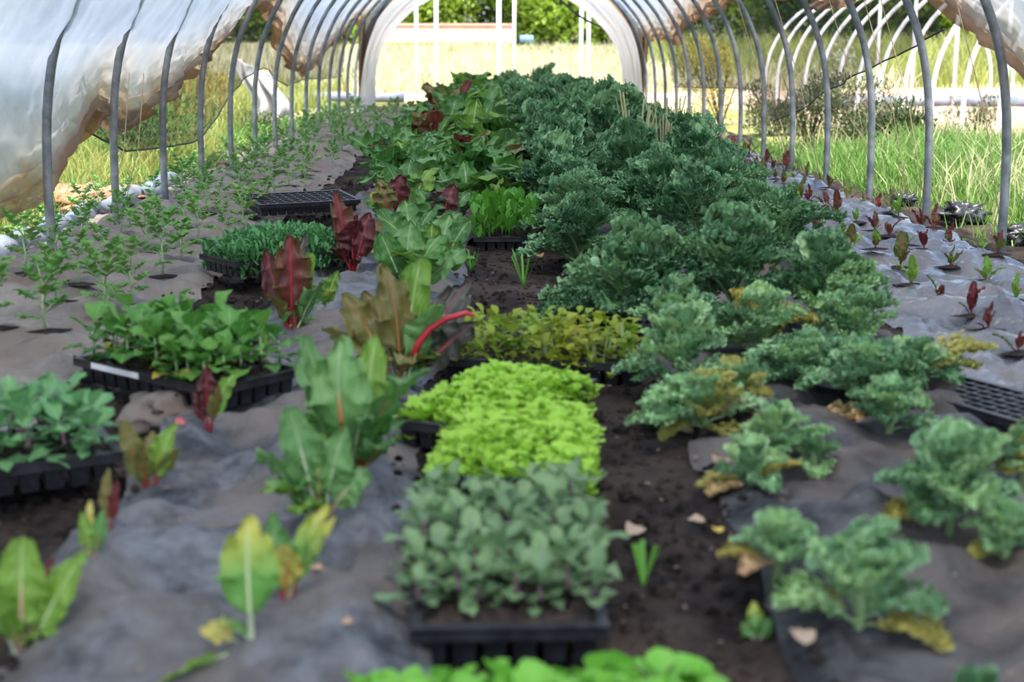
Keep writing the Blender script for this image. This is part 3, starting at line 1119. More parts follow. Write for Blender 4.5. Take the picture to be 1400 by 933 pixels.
G, GS, GL, BZ, DK, MR, BL, YL, TP = 'chard', 'chard_sage', 'chard_lime', 'chard_bronze', 'chard_dark', 'chard_maroon', 'chard_black', 'chard_yellow', 'chard_tipped'
chard(28, 895, 'yellow-green chard with pink stalks at the bottom left corner', [(30, 735, 85, GL, 's_pink', 0.03), (115, 752, 60, GL, 's_white', 0.02), (-20, 770, 60, GL, 's_white', 0.04), (70, 760, 30, DK, 's_red', 0.08), (5, 835, 30, GL, 's_pink', -0.03)])
chard(127, 768, 'tiny chard with round green leaves and a pink stalk', [(112, 700, 24, GL, 's_pink', 0.0), (140, 695, 24, G, 's_pink', 0.02), (122, 684, 16, YL, 's_white', 0.03)])
chard(152, 728, 'tiny chard with dark red leaves on a thick red stalk', [(142, 648, 22, BZ, 's_red', 0.02), (160, 655, 20, DK, 's_red', 0.0), (148, 640, 16, BZ, 's_red', 0.04)])
chard(203, 672, 'small bronze-green chard with bright red stalk bases', [(168, 575, 36, BZ, 's_red', 0.0), (238, 578, 42, GL, 's_red', 0.02), (205, 588, 34, BZ, 's_red', 0.05), (190, 610, 26, BZ, 's_red', -0.03), (245, 610, 26, BZ, 's_red', -0.02)])
chard(283, 588, 'small chard with one dark red and one lime leaf beside a soil lump', [(282, 500, 34, DK, 's_red', 0.0), (318, 510, 34, GL, 's_red', 0.02), (266, 535, 20, DK, 's_red', 0.02), (300, 530, 20, BZ, 's_red', -0.03)])
chard(345, 880, 'chard of one tall upright green leaf with yellow tip, another leaf lying flat', [(338, 706, 95, TP, 's_white', 0.05), (215, 935, 40, GL, 's_white', -0.10), (272, 858, 32, YL, 's_white', 0.02)])
chard(386, 822, 'small chard with a golden yellow leaf and red stalk', [(392, 742, 44, YL, 's_red', -0.02), (442, 690, 48, TP, 's_white', 0.03), (372, 700, 40, G, 's_red', 0.06), (455, 705, 30, TP, 's_red', 0.0)])
chard(440, 705, 'sage green chard with drooping leaves in front of the orange-stalked chard', [(352, 612, 58, GS, 's_white', -0.03), (395, 555, 66, GS, 's_white', 0.04), (470, 585, 62, GS, 's_white', 0.03), (362, 660, 46, GL, 's_white', -0.05), (500, 640, 60, GS, 's_pink', 0.0), (435, 590, 50, G, 's_brown', 0.05), (405, 690, 46, GL, 's_white', -0.08)])
chard(478, 645, 'large sage green chard with a bright orange-red stalk', [(462, 462, 95, GS, 's_orange', 0.02), (415, 458, 74, GS, 's_white', 0.05), (578, 498, 74, GS, 's_brown', -0.01), (515, 455, 60, GL, 's_white', 0.08), (425, 560, 50, G, 's_brown', -0.05), (530, 565, 50, G, 's_red', -0.04), (440, 520, 60, BZ, 's_red', 0.1), (500, 560, 52, GS, 's_white', -0.08)])
cr_ = chard(548, 522, 'large chard with bronze leaves and a long arching crimson stalk', [(528, 360, 66, BZ, 's_brown', 0.03), (575, 350, 66, GL, 's_white', 0.06), (470, 400, 62, BZ, 's_brown', 0.02), (445, 440, 46, BZ, 's_brown', -0.03), (648, 440, 70, BL, 's_red', 0.0), (600, 415, 52, GS, 's_white', -0.03), (500, 395, 60, BZ, 's_white', 0.1), (640, 380, 60, BL, 's_white', 0.12)])
q_ = [on_y(a_, b_, cr_.location.y - 0.02) - cr_.location for a_, b_ in ((560, 500), (572, 470), (588, 450), (610, 436), (638, 428), (648, 432))]
link('stalk', MB().tube(q_, [0.009, 0.009, 0.008, 0.0075, 0.007, 0.004], 8).mesh('arching_stalk', M['s_red']), cr_)['label'] = 'long arching crimson stalk'
chard(398, 455, 'red chard with an upright maroon leaf on a thick crimson stalk', [(396, 320, 58, MR, 's_red', 0.0), (425, 345, 46, GL, 's_red', 0.04), (362, 340, 34, DK, 's_red', 0.06), (415, 318, 34, BL, 's_white', 0.09), (440, 385, 32, GS, 's_white', -0.02), (368, 400, 26, BZ, 's_red', -0.03)])
chard(1035, 876, 'tiny seedling with a yellow-tipped leaf on the kale sheet near the bottom', [(1030, 822, 26, TP, 's_white', 0.02), (1052, 845, 26, G, 's_white', 0.0), (1015, 850, 22, G, 's_white', 0.02)])
chard(440, 425, 'small green chard tucked beside the red chard with pale stalks', [(462, 370, 28, GL, 's_white', 0.0), (418, 385, 26, G, 's_white', 0.02), (455, 395, 24, TP, 's_pink', -0.02)])
chard(358, 505, 'tiny chard with lime top leaf and orange-yellow lower leaf', [(366, 446, 20, GL, 's_red', 0.02), (372, 492, 22, YL, 's_red', -0.04), (348, 455, 14, DK, 's_red', 0.0)])
chard(322, 520, 'tiny dark red chard seedling left of the lime-topped one', [(318, 478, 18, DK, 's_red', 0.0), (334, 470, 12, DK, 's_red', 0.02)])
chard(482, 368, 'burgundy chard with dark crinkled leaves and red stalks', [(458, 262, 36, MR, 's_red', 0.03), (485, 300, 44, DK, 's_red', -0.02), (505, 290, 40, DK, 's_red', 0.02), (455, 335, 26, DK, 's_red', -0.04), (520, 300, 34, BZ, 's_white', 0.05), (475, 280, 36, DK, 's_red', 0.1)])
chard(592, 385, 'green chard with tall upright crinkled leaves and an orange stalk', [(518, 290, 46, G, 's_white', 0.0), (555, 300, 60, GS, 's_white', 0.05), (590, 305, 54, GL, 's_orange', 0.02), (640, 300, 60, G, 's_orange', 0.04), (615, 290, 60, GS, 's_white', 0.1), (645, 345, 40, GL, 's_white', -0.04)])
chard(537, 302, 'chard with clustered red stalks beside the bare soil gap', [(520, 245, 34, BZ, 's_red', 0.0), (548, 238, 40, DK, 's_red', 0.02), (510, 262, 30, TP, 's_white', 0.02), (560, 255, 34, G, 's_red', 0.04), (500, 270, 30, G, 's_white', 0.03)])
chard(600, 318, 'dark red and green chard behind the tall green one', [(575, 258, 40, G, 's_red', 0.0), (592, 262, 42, BL, 's_red', -0.02), (640, 262, 46, GS, 's_red', 0.02), (620, 250, 40, DK, 's_red', 0.06), (655, 285, 40, BL, 's_white', 0.0)])
chard(560, 400, 'lush green chard filling the row behind the bronze-leaved chard', [(520, 318, 50, G, 's_white', 0.0), (560, 300, 56, GS, 's_white', 0.06), (600, 318, 56, G, 's_orange', 0.03), (635, 340, 48, GS, 's_white', 0.0), (545, 340, 54, GL, 's_white', -0.05), (590, 345, 50, G, 's_white', -0.06)])
chard(560, 345, 'green chard with dark drooping leaves between the burgundy chard and salad tray', [(520, 285, 40, G, 's_white', 0.0), (555, 272, 44, GS, 's_white', 0.05), (590, 285, 42, G, 's_red', 0.0), (630, 290, 44, GS, 's_white', 0.04), (610, 310, 40, BL, 's_white', -0.04)])
chard(625, 292, 'dark green chard with crinkled leaves touching the salad tray', [(600, 232, 40, G, 's_white', 0.0), (630, 222, 42, GS, 's_red', 0.04), (660, 240, 38, G, 's_white', 0.0), (590, 260, 36, DK, 's_red', -0.04), (650, 262, 36, GS, 's_white', -0.03)])
chard(560, 285, 'glossy green chard just behind the red stalk cluster', [(530, 225, 36, G, 's_white', 0.0), (560, 215, 40, GS, 's_white', 0.04), (590, 228, 38, GL, 's_white', 0.0), (575, 245, 34, G, 's_red', -0.04)])
chard(545, 232, 'leafy green chard spreading left over the bare soil gap, left end of the dense chard', [(476, 184, 42, G, 's_white', 0.0), (520, 168, 48, G, 's_white', 0.05), (562, 178, 44, GS, 's_white', 0.02), (500, 205, 40, G, 's_white', -0.05), (590, 190, 44, GS, 's_white', 0.1)])
chard(575, 262, 'sage green chard right behind the red stalk cluster', [(545, 190, 48, GL, 's_red', 0.0), (585, 185, 52, GS, 's_white', 0.04), (520, 220, 40, GL, 's_red', -0.03), (610, 200, 46, GS, 's_red', 0.02)])
chard(638, 232, 'chard with one big upright lime leaf with a pink midrib', [(652, 134, 46, GL, 's_pink', 0.0), (610, 165, 50, GS, 's_white', 0.05), (680, 185, 50, GS, 's_white', -0.02), (612, 205, 42, DK, 's_red', -0.05)])
# rows running back
rr = random.Random(5)
n_far = 0
for row, x0 in enumerate((-0.62, -0.38, -0.1, 0.1)):
    y = (8.2, 7.6, 7.2, 7.9)[row]
    k = 0
    while y < 20:
        xx = x0 + rr.uniform(-0.05, 0.05) + 0.012 * (y - 8)
        if row == 0:
            xx += 0.05
        P = Vector((xx, y, gz(xx, y) - 0.006))
        far = y > 10
        lab = 'leafy green chard in the dense far clump left of the kale' if far else f'{ordinal(k)} dark chard behind the burgundy one, {("left", "middle", "right", "kale-side")[row]} row'
        root = thing('chard_plant', lab, 'chard', P, 0, 'far chard plants' if far else 'chard plants of the middle distance')
        nl = 9 if y < 12 else 7
        hue = rr.random()
        for q in range(nl):
            az = q * 2.4 + rr.random()
            L = rr.uniform(0.26, 0.4) * (1 + 0.5 * min(1, max(0, (y - 8.5) / 3))) * (0.75 if row == 0 else 1)
            el = math.radians(rr.uniform(25, 80))
            T = Vector((math.cos(az) * math.cos(el) * L, math.sin(az) * math.cos(el) * L, math.sin(el) * L))
            mm = rr.choice([G, G, G, GS, GS, GL] if hue < 0.8 else [DK, BZ, G, G, MR])
            st = rr.choice(['s_white', 's_white', 's_orange', 's_red'] if hue < 0.8 else ['s_red'])
            add_leaf(root, Vector((0, 0, 0)), T, L * rr.uniform(0.5, 0.7), 'chard', mm, q, st if y < 12 else None)
        y += rr.uniform(0.42, 0.6) if y < 12 else rr.uniform(0.6, 0.8)
        k += 1

# ------------------------------------------------------------------ trays


def scatter(tmpl, mats4, name, m, parent=None):
    """many copies of small leaves joined into one mesh (stuff)"""
    v, f, uv = tmpl
    n = len(mats4)
    A = np.array([np.array(q) for q in mats4])
    vh = np.concatenate([v, np.ones((len(v), 1))], 1)
    W = np.einsum('nij,vj->nvi', A, vh)[..., :3].reshape(-1, 3)
    FF = (f[None] + (np.arange(n) * len(v))[:, None, None]).reshape(-1, f.shape[1])
    return link(name, mesh(name, W, FF, m, uv=np.tile(uv, (n, 1))), parent)


def rim_mesh(w, l, h):
    b = MB()
    t = 0.004
    for (r0, r1, z0, z1) in ((0.0, 0.016, h - 0.008, h), (0.0, 0.003, h - 0.02, h - 0.004)):
        b.box(-w / 2 + r0, -l / 2 + r0, z0, w / 2 - r0, -l / 2 + r1, z1)
        b.box(-w / 2 + r0, l / 2 - r1, z0, w / 2 - r0, l / 2 - r0, z1)
        b.box(-w / 2 + r0, -l / 2 + r1, z0, -w / 2 + r1, l / 2 - r1, z1)
        b.box(w / 2 - r1, -l / 2 + r1, z0, w / 2 - r0, l / 2 - r1, z1)
    return b.mesh('tray_rim', M['plastic'], False)


def tray(P, rotz, label, w=0.28, l=0.54, h=0.062, nx=6, ny=11, soil=True, tilt=(0, 0)):
    root = thing('seed_tray', label, 'tray', P, rotz, 'black seed trays')
    root.rotation_euler = (tilt[0], tilt[1], rotz)
    link('rim', rim_mesh(w, l, h), root)
    pw, pl = (w - 0.024) / nx, (l - 0.024) / ny
    key = ('cell', nx, ny, w)
    if key not in _cache:
        _cache[key] = MB().box(-pw * 0.46, -pl * 0.46, 0, pw * 0.46, pl * 0.46, h - 0.008, 0.72, 0.72).mesh('tray_cell', M['plastic'], False)
    for i in range(nx):
        for j in range(ny):
            if i in (0, nx - 1) or j == 0:
                link('cell', _cache[key], root, (-w / 2 + 0.012 + pw * (i + .5), -l / 2 + 0.012 + pl * (j + .5), 0))
    if soil:
        xs = np.linspace(-w / 2 + 0.014, w / 2 - 0.014, 24)
        ys = np.linspace(-l / 2 + 0.014, l / 2 - 0.014, 44)
        X, Y = np.meshgrid(xs, ys, indexing='ij')
        Z = h - 0.006 + 0.012 * fbm(X * 50, Y * 50, int(abs(P.x * 100)))
        link('soil', mesh('tray_soil', np.stack([X, Y, Z], -1), grid_faces(24, 44), M['tray_soil']), root)
    else:
        b = MB()
        for i in range(nx + 1):
            x = -w / 2 + 0.012 + pw * i
            b.box(x - 0.004, -l / 2 + 0.01, h - 0.03, x + 0.004, l / 2 - 0.01, h - 0.001)
        for j in range(ny + 1):
            y = -l / 2 + 0.012 + pl * j
            b.box(-w / 2 + 0.01, y - 0.004, h - 0.03, w / 2 - 0.01, y + 0.004, h - 0.003)
        link('cell_divider', b.mesh('cell_divider', M['plastic'], False), root)
    return root


def local_pts(root, w, l, n, rr, jit=True):
    c, s = math.cos(root.rotation_euler.z), math.sin(root.rotation_euler.z)
    out = []
    for _ in range(n):
        x, y = rr.uniform(-w / 2, w / 2), rr.uniform(-l / 2, l / 2)
        out.append(Vector((root.location.x + c * x - s * y, root.location.y + s * x + c * y, 0)))
    return out


def grid_pts(root, w, l, nx, ny, rr, j=0.012):
    c, s = math.cos(root.rotation_euler.z), math.sin(root.rotation_euler.z)
    out = []
    for a in range(nx):
        for b in range(ny):
            x = -w / 2 + w * (a + 0.5) / nx + rr.uniform(-j, j)
            y = -l / 2 + l * (b + 0.5) / ny + rr.uniform(-j, j)
            out.append(Vector((root.location.x + c * x - s * y, root.location.y + s * x + c * y, root.location.z)))
    return out


def base_z(px, py):
    p = ground_at(px, py)
    p.z = max(gz(p.x + a, p.y + b) for a in (-.12, 0, .12) for b in (-.2, 0, .2)) - 0.004
    return p


def stuff(o, label, cat):
    o['kind'] = 'stuff'
    return tag(o, label, cat)


rr = random.Random(11)
# lettuce trays
small_curly = leaf_tmpl(7, 6, ell(0.15, 0.65, 1.0, 0.05), 0.12, 0.3, ((0.14, 1.6), (0.1, 3.1)), 0.5, 401, 0.4, 0.1)
small_plain = leaf_tmpl(7, 5, ell(0.3, 0.66, 1.0, 0.05), 0.12, 0.25, ((0.05, 1.5),), 0.3, 402)


def leafy_mass(root, w, l, n, hmin, hmax, Lr, wf, tmpl, m, name, label, h0=0.05, cat='seedlings', dome=0.02, elr=(20, 75)):
    """leaf crowns all over a tray: stems are hidden, leaves stand at staggered heights"""
    ms = []
    rz = root.rotation_euler.z
    c, s = math.cos(rz), math.sin(rz)
    for _ in range(n):
        x, y = rr.uniform(-w / 2, w / 2), rr.uniform(-l / 2, l / 2)
        e = max(abs(x) / (w / 2), abs(y) / (l / 2))
        z = h0 + rr.uniform(hmin, hmax) - dome * e ** 3
        L = rr.uniform(*Lr)
        az = rr.uniform(0, 2 * PI)
        el = math.radians(rr.uniform(*elr))
        P = Vector((root.location.x + c * x - s * y, root.location.y + s * x + c * y, root.location.z + z))
        T = P + Vector((math.cos(az) * math.cos(el), math.sin(az) * math.cos(el), math.sin(el))) * L
        ms.append(leaf_matrix(P, T, L * wf))
    return stuff(scatter(tmpl, ms, name, m), label, cat)


P = base_z(708, 655)
t3 = tray(P, math.radians(-4), 'black seed tray of lime lettuce just behind the grey-green brassica tray')
leafy_mass(t3, 0.31, 0.52, 3800, 0.0, 0.05, (0.015, 0.034), 0.95, small_curly, M['lettuce'], 'lettuce_seedlings', 'lime green frilly lettuce seedlings in the tray behind the brassicas', dome=0.045)
P = base_z(684, 592)
t4 = tray(P, math.radians(-24), 'black seed tray of lime lettuce turned at an angle, second lettuce tray back')
leafy_mass(t4, 0.29, 0.5, 3800, 0.0, 0.05, (0.015, 0.034), 0.95, small_curly, M['lettuce'], 'lettuce_seedlings', 'lime green frilly lettuce seedlings in the angled tray behind the first lettuce', dome=0.045)
# the bright green tray cut by the bottom of the frame
P = Vector((0.065, 1.40, 0.0))
t1 = tray(P, math.radians(3), 'black seed tray of bright green seedlings cut off by the bottom of the picture')
leafy_mass(t1, 0.44, 0.54, 1500, 0.0, 0.05, (0.03, 0.055), 0.8, small_plain, M['basil'], 'green_seedlings', 'bright green blurred seedlings along the bottom of the picture', dome=0.03)
# salad tray in the middle distance
P = base_z(688, 335)
t6 = tray(P, math.radians(2), 'black seed tray of mid green salad between chard and kale')
leafy_mass(t6, 0.27, 0.5, 420, 0.0, 0.12, (0.06, 0.11), 0.4, small_plain, M['spinach'], 'salad_seedlings', 'mid green upright salad seedlings in the tray between chard and kale', dome=0.03, elr=(45, 88))
# feathery tray
P = base_z(385, 383)
t9 = tray(P, math.radians(-52), 'black seed tray of feathery seedlings beside the red chard')
fe = leaf_tmpl(4, 3, ell(0.1, 0.5, 1.0, 0.1), 0.15, 0.2, (), 0.3, 403)
leafy_mass(t9, 0.33, 0.5, 4200, 0.0, 0.10, (0.02, 0.045), 0.35, fe, M['feather'], 'feathery_seedlings', 'dense feathery dark green seedlings in the tray beside the red chard', dome=0.06, elr=(0, 80))
# yellow-green tray
P = base_z(746, 512)
t5 = tray(P, math.radians(82), 'black seed tray of yellowing seedlings, its corner showing beside the path')
leafy_mass(t5, 0.31, 0.48, 750, 0.0, 0.10, (0.025, 0.055), 0.6, small_plain, M['golden'], 'yellowing_seedlings', 'yellow and green seedlings in the tray behind the lime lettuce', dome=0.02, elr=(0, 60))
ms = []
for p in local_pts(t5, 0.24, 0.44, 30, rr):
    p.z = P.z + 0.05
    T = p + Vector((rr.uniform(-.02, .02), rr.uniform(-.02, .02), rr.uniform(.05, .1)))
    ms.append(leaf_matrix(p, T, 0.006))
stem_t = leaf_tmpl(3, 3, lambda t: 1.0 + 0 * t, 0.0, 0.0, (), 0.0, 404)
stuff(scatter(stem_t, ms, 'seedling_stems', M['tomato_stem']), 'thin pale stems of the yellowing seedlings behind the lettuce', 'stems')

# trays with individual seedlings


def seedling(P, h, nl, Lr, wf, m, stm, name, label, cat, group, kind='small', rr=rr, yel=0.0):
    root = thing(name, label, cat, P, 0, group)
    key = (name, 'stem')
    if key not in _cache:
        _cache[key] = MB().tube([(0, 0, -0.01), (0.002, 0.001, 0.5), (0, 0, 1)], [0.0035, 0.003, 0.002], 5).mesh('seedling_stem', M[stm])
    link('stem', _cache[key], root, M=Matrix.Diagonal((1, 1, h * 0.75, 1)))
    a0 = rr.random() * 6.28
    for k in range(nl):
        f = k / max(1, nl - 1)
        az = a0 + k * 2.2 + rr.uniform(-.3, .3)
        el = math.radians(-8 + 66 * f + rr.uniform(-14, 14))
        L = rr.uniform(*Lr)
        p = Vector((0, 0, h * (0.2 + 0.52 * f)))
        T = p + Vector((math.cos(az) * math.cos(el), math.sin(az) * math.cos(el), math.sin(el))) * L
        add_leaf(root, p, T, L * wf, kind, 'yellow_leaf' if (yel and k == 0 and rr.random() < yel) else m, k)
    return root


P = base_z(690, 822)
P.x -= 0.0
t2 = tray(P, math.radians(1), 'black seed tray of grey-green brassica seedlings in the foreground, front rim bare')
for i_, p in enumerate(grid_pts(t2, 0.3, 0.48, 7, 10, rr)):
    seedling(p + Vector((0, 0.03, 0.055)), rr.uniform(0.035, 0.095), 8, (0.04, 0.07), 0.5, 'brassica', 's_purple', 'brassica_seedling', f'grey-green brassica in the foreground tray, {ordinal(i_ % 10)} row from front, {ordinal(i_ // 10)} from left', 'seedling', 'brassica seedlings in the foreground tray', 'round')
P = Vector((-0.755, 3.46, 0.03))
t7 = tray(P, math.radians(50), 'black seed tray of broad-leaved seedlings with white label on its rim')
link('label_strip', MB().box(-0.1425, 0.0, 0.046, -0.1405, 0.19, 0.06).mesh('label_strip', M['label'], False), t7)
for i_, p in enumerate(grid_pts(t7, 0.27, 0.5, 5, 8, rr)):
    seedling(p + Vector((0, 0, 0.055)), rr.uniform(0.06, 0.14), 7, (0.06, 0.10), 0.72, 'cucumber', 'tomato_stem', 'cucumber_seedling', f'broad-leaved seedling in the labelled tray, {ordinal(i_ // 8)} row from its front rim, {ordinal(7 - i_ % 8)} from left', 'seedling', 'broad-leaved seedlings in the labelled tray', 'round', yel=0.3)
P = Vector((-1.02, 2.70, 0.02))
t8 = tray(P, math.radians(116), 'black seed tray with bulging cells at the left edge, pale green seedlings')
for i_, p in enumerate(grid_pts(t8, 0.27, 0.5, 5, 8, rr)):
    seedling(p + Vector((0, 0, 0.055)), rr.uniform(0.05, 0.12), 7, (0.05, 0.085), 0.62, 'kohlrabi', 'tomato_stem', 'brassica_seedling', f'pale seedling in the left edge tray, {ordinal(i_ // 8)} row from front rim, {ordinal(i_ % 8)} from right', 'seedling', 'pale seedlings in the left edge tray', 'round')
# empty trays
P = base_z(412, 306)
t10 = tray(P, math.radians(-62), 'empty black seed tray with white label lying between left bed and chard', soil=False, tilt=(0.0, 0.1))
link('label_strip', MB().box(-0.141, -0.25, 0.03, -0.1395, -0.1, 0.055).mesh('label_strip', M['label'], False), t10)
P = base_z(1352, 566)
P.z -= 0.03
t11 = tray(P, math.radians(28), 'empty black seed tray lying on the shiny plastic beside the kale', w=0.24, l=0.46, h=0.022, soil=False)

# ------------------------------------------------------------------ young plants on the left sheet
rr = random.Random(21)


def young_templates():
    out = []
    for s in range(6):
        r = random.Random(500 + s)
        ms = []
        b = MB()
        b.tube([(0, 0, -0.02), (0.008, 0.004, 0.09), (0.0, 0.0, 0.17)], [0.006, 0.005, 0.003], 5)
        for k in range(8):
            f = k / 7
            az = k * 2.4 + r.random()
            el = math.radians(10 + 55 * f + r.uniform(-12, 12))
            L = r.uniform(0.07, 0.12)
            p = Vector((0.004, 0.002, 0.05 + 0.12 * f))
            d = Vector((math.cos(az) * math.cos(el), math.sin(az) * math.cos(el), math.sin(el)))
            T = p + d * L
            b.tube([p, (p + T) / 2 + Vector((0, 0, 0.008)), T], [0.0025, 0.002, 0.001], 4)
            side = d.cross(Vector((0, 0, 1))).normalized()
            for q in range(3):                       # paired leaflets and one at the tip
                c = p + d * L * (0.45 + 0.25 * q) + Vector((0, 0, 0.006))
                for sg in (-1, 1):
                    t2_ = c + (side * sg + d * 0.6 + Vector((0, 0, r.uniform(-.3, .2)))).normalized() * L * r.uniform(0.4, 0.55)
                    ms.append(leaf_matrix(c, t2_, L * 0.46))
            ms.append(leaf_matrix(T, T + d * L * 0.35, L * 0.3))
        v, f, uv = leaf_tmpl(4, 4, ell(0.0, 0.45, 1.0, 0.05), 0.1, 0.3, ((0.1, 1.6),), 0.3, 520 + s)
        A = np.array([np.array(q) for q in ms])
        vh = np.concatenate([v, np.ones((len(v), 1))], 1)
        W = np.einsum('nij,vj->nvi', A, vh)[..., :3].reshape(-1, 3)
        FF = (f[None] + (np.arange(len(ms)) * len(v))[:, None, None]).reshape(-1, 4)
        fol = mesh('young_foliage', W, FF, M['tomato'], uv=np.tile(uv, (len(ms), 1)))
        out.append((b.mesh('young_stem', M['tomato_stem']), fol))
    return out


YT = young_templates()
hole_v = MB()
hp = [(0, 0, 0.006)] + [(math.cos(a) * (0.055 + 0.02 * math.sin(3 * a)), math.sin(a) * (0.035 + 0.01 * math.cos(2 * a)), -0.004) for a in np.linspace(0, 2 * PI, 13)[:-1]]
hole_v.add(hp, [(0, i + 1, (i + 1) % 12 + 1) for i in range(12)])
HOLE = hole_v.mesh('planting_hole', M['soil'])
for row, x0 in enumerate((-1.2, -1.45, -1.7, -1.93)):
    y = (3.9, 4.1, 4.35, 5.0)[row]
    k = 0
    while y < 19:
        xx = x0 + rr.uniform(-0.05, 0.05)
        P = Vector((xx, y, gz(xx, y)))
        far = y > 11.5
        lab = 'small green young plant in the far part of the left bed' if far else f'{ordinal(k)} young green plant from the front, {("row at the sheet inner edge", "second row from the path", "third row from the path", "row beside the left hoops")[row]}'
        s = rr.uniform(0.5, 0.85) * (1.1 if y < 6 else 1.0)
        root = thing('young_plant', lab, 'seedling', P, rr.uniform(0, 6.28), 'far young plants of the left bed' if far else 'young plants of the left bed')
        st, fo = YT[rr.randrange(6)]
        for nm, me in (('stem', st), ('foliage', fo)):
            link(nm, me, root, M=Matrix.Diagonal((s, s, s * rr.uniform(0.9, 1.15) if nm == 'x' else s, 1)))
        if y < 12:
            link('planting_hole', HOLE, SHEETS['A'], (xx + 0.01, y, float(sheet_z(xx, y)) + 0.006), rotz=rr.uniform(-.5, .5))
        y += rr.uniform(0.36, 0.5) if y < 9 else rr.uniform(0.36, 0.55)
        k += 1

# ------------------------------------------------------------------ beet seedlings on the right sheet
rr = random.Random(31)
for row, x0 in enumerate((1.5, 1.76, 2.02)):
    y = (3.85, 4.1, 4.7)[row]
    k = 0
    while y < 13.5:
        xx = x0 + rr.uniform(-0.03, 0.03)
        P = Vector((xx, y, gz(xx, y) + 0.001))
        lab = f'{ordinal(k)} red-stemmed beet seedling from the front, {("row nearest the kale", "middle row", "row nearest the hoops")[row]} on shiny plastic'
        root = thing('beet_seedling', lab, 'seedling', P, rr.uniform(0, 6.28), 'beet seedlings on the shiny plastic')
        hue = rr.random()
        mm = ['beet_red', 'beet', 'beet_red'] if hue < 0.5 else (['beet', 'beet_green', 'beet'] if hue < 0.85 else ['beet_green', 'beet_green'])
        for q in range(rr.choice((3, 4, 4, 5))):
            az = q * 2.1 + rr.uniform(-.4, .4)
            el = math.radians(rr.uniform(35, 85) if q else 85)
            L = rr.uniform(0.05, 0.13) * (1.15 if q == 0 else 0.85)
            T = Vector((math.cos(az) * math.cos(el), math.sin(az) * math.cos(el), math.sin(el))) * L
            add_leaf(root, Vector((0, 0, 0)), T, L * rr.uniform(0.28, 0.42), 'chard', mm[q % len(mm)], q, 's_red' if y < 9 else None)
        link('planting_hole', HOLE, SHEETS['D'], (xx, y, float(sheet_z(xx, y)) + 0.008), rotz=rr.uniform(-.5, .5))
        y += rr.uniform(0.24, 0.34)
        k += 1

# ------------------------------------------------------------------ fallen leaves, stones, odds and ends


def fallen(px, py, size_px, m, label, name='fallen_leaf', wf=0.6, kind='small', cat='leaf'):
    P = ground_at(px, py)
    s = F / P.y
    L = size_px / s
    az = rr.uniform(0, 6.28)
    o = link(name, leaf_mesh(kind, rr.randrange(3), m), None, M=leaf_matrix(P + Vector((-math.cos(az) * L / 2, -math.sin(az) * L / 2, 0.014)), P + Vector((math.cos(az) * L / 2, math.sin(az) * L / 2, 0.016)), L * wf, Vector((0.1, -0.3, 1))))
    return tag(o, label, cat, 'fallen leaves on the ground')


fallen(1095, 882, 70, 'pale_dry', 'large pale pinkish dry leaf beside the nearest kale', wf=0.55)
fallen(1030, 868, 60, 'pale_dry', 'long pale dry leaf curled on the dark soil before the kale', wf=0.3)
fallen(980, 735, 30, 'yellow_leaf', 'yellow dead leaf at the foot of the small pale kale')
fallen(948, 722, 34, 'pale_dry', 'tan dead leaf at the bed edge left of the small pale kale')
fallen(985, 640, 46, 'pale_dry', 'pale dry leaf where path meets kale bed')
fallen(932, 598, 36, 'pale_dry', 'greyish dry leaf on the soil path')
fallen(250, 588, 22, 'pink_leaf', 'round pink-red fallen leaf beside the bronze-green chard', wf=0.9, kind='round')
fallen(548, 546, 26, 'dry', 'brown curled dead leaf on the sheet right of the orange-stalked chard')
fallen(560, 575, 22, 'dry', 'thin brown dead leaf below the curled one', wf=0.35)
fallen(436, 790, 26, 'dry', 'orange-brown dead leaf right of the yellow-leaved chard')
fallen(478, 865, 24, 'dry', 'brown dead leaf on the sheet beside the foreground tray')
fallen(500, 635, 26, 'yellow_leaf', 'pale yellow fallen leaf beside the sage green chard')
fallen(458, 662, 24, 'pink_leaf', 'pink fallen stalk piece below the sage green chard', wf=0.4)
fallen(488, 662, 24, 'dry', 'brown fallen leaf right of the pink stalk piece')
fallen(222, 520, 20, 'yellow_leaf', 'yellow leaf below the labelled tray rim', wf=0.8, kind='round')
fallen(735, 355, 20, 'dry', 'tan dead leaf on the soil beside the salad tray', wf=0.8)
fallen(800, 388, 12, 'dry', 'small orange dead leaf under the pale ruffled kale')
fallen(508, 350, 16, 'dry', 'brown dead leaf right of the burgundy chard')
fallen(490, 372, 18, 'pink_leaf', 'pink fallen stalk below the burgundy chard', wf=0.3)
fallen(545, 312, 16, 'pale_dry', 'pale fallen leaf at the red stalk cluster')
fallen(620, 355, 18, 'yellow_leaf', 'yellow fallen leaf below the tall green chard')
fallen(180, 345, 10, 'yellow_leaf', 'tiny yellow leaf on the left sheet')
fallen(1012, 520, 30, 'dry', 'orange-brown withered leaf under the pale kale')
fallen(1145, 625, 26, 'pale_dry', 'pale dry leaf beside the withered tan kale leaves')
fallen(1365, 745, 26, 'dry', 'tan dead leaf at the foot of the bare stalks')
fallen(1085, 800, 30, 'pale_dry', 'pale dead leaf between the two nearest kales')
fallen(870, 735, 50, 'pale_dry', 'grey flat dead leaf on the soil right of the brassica tray')
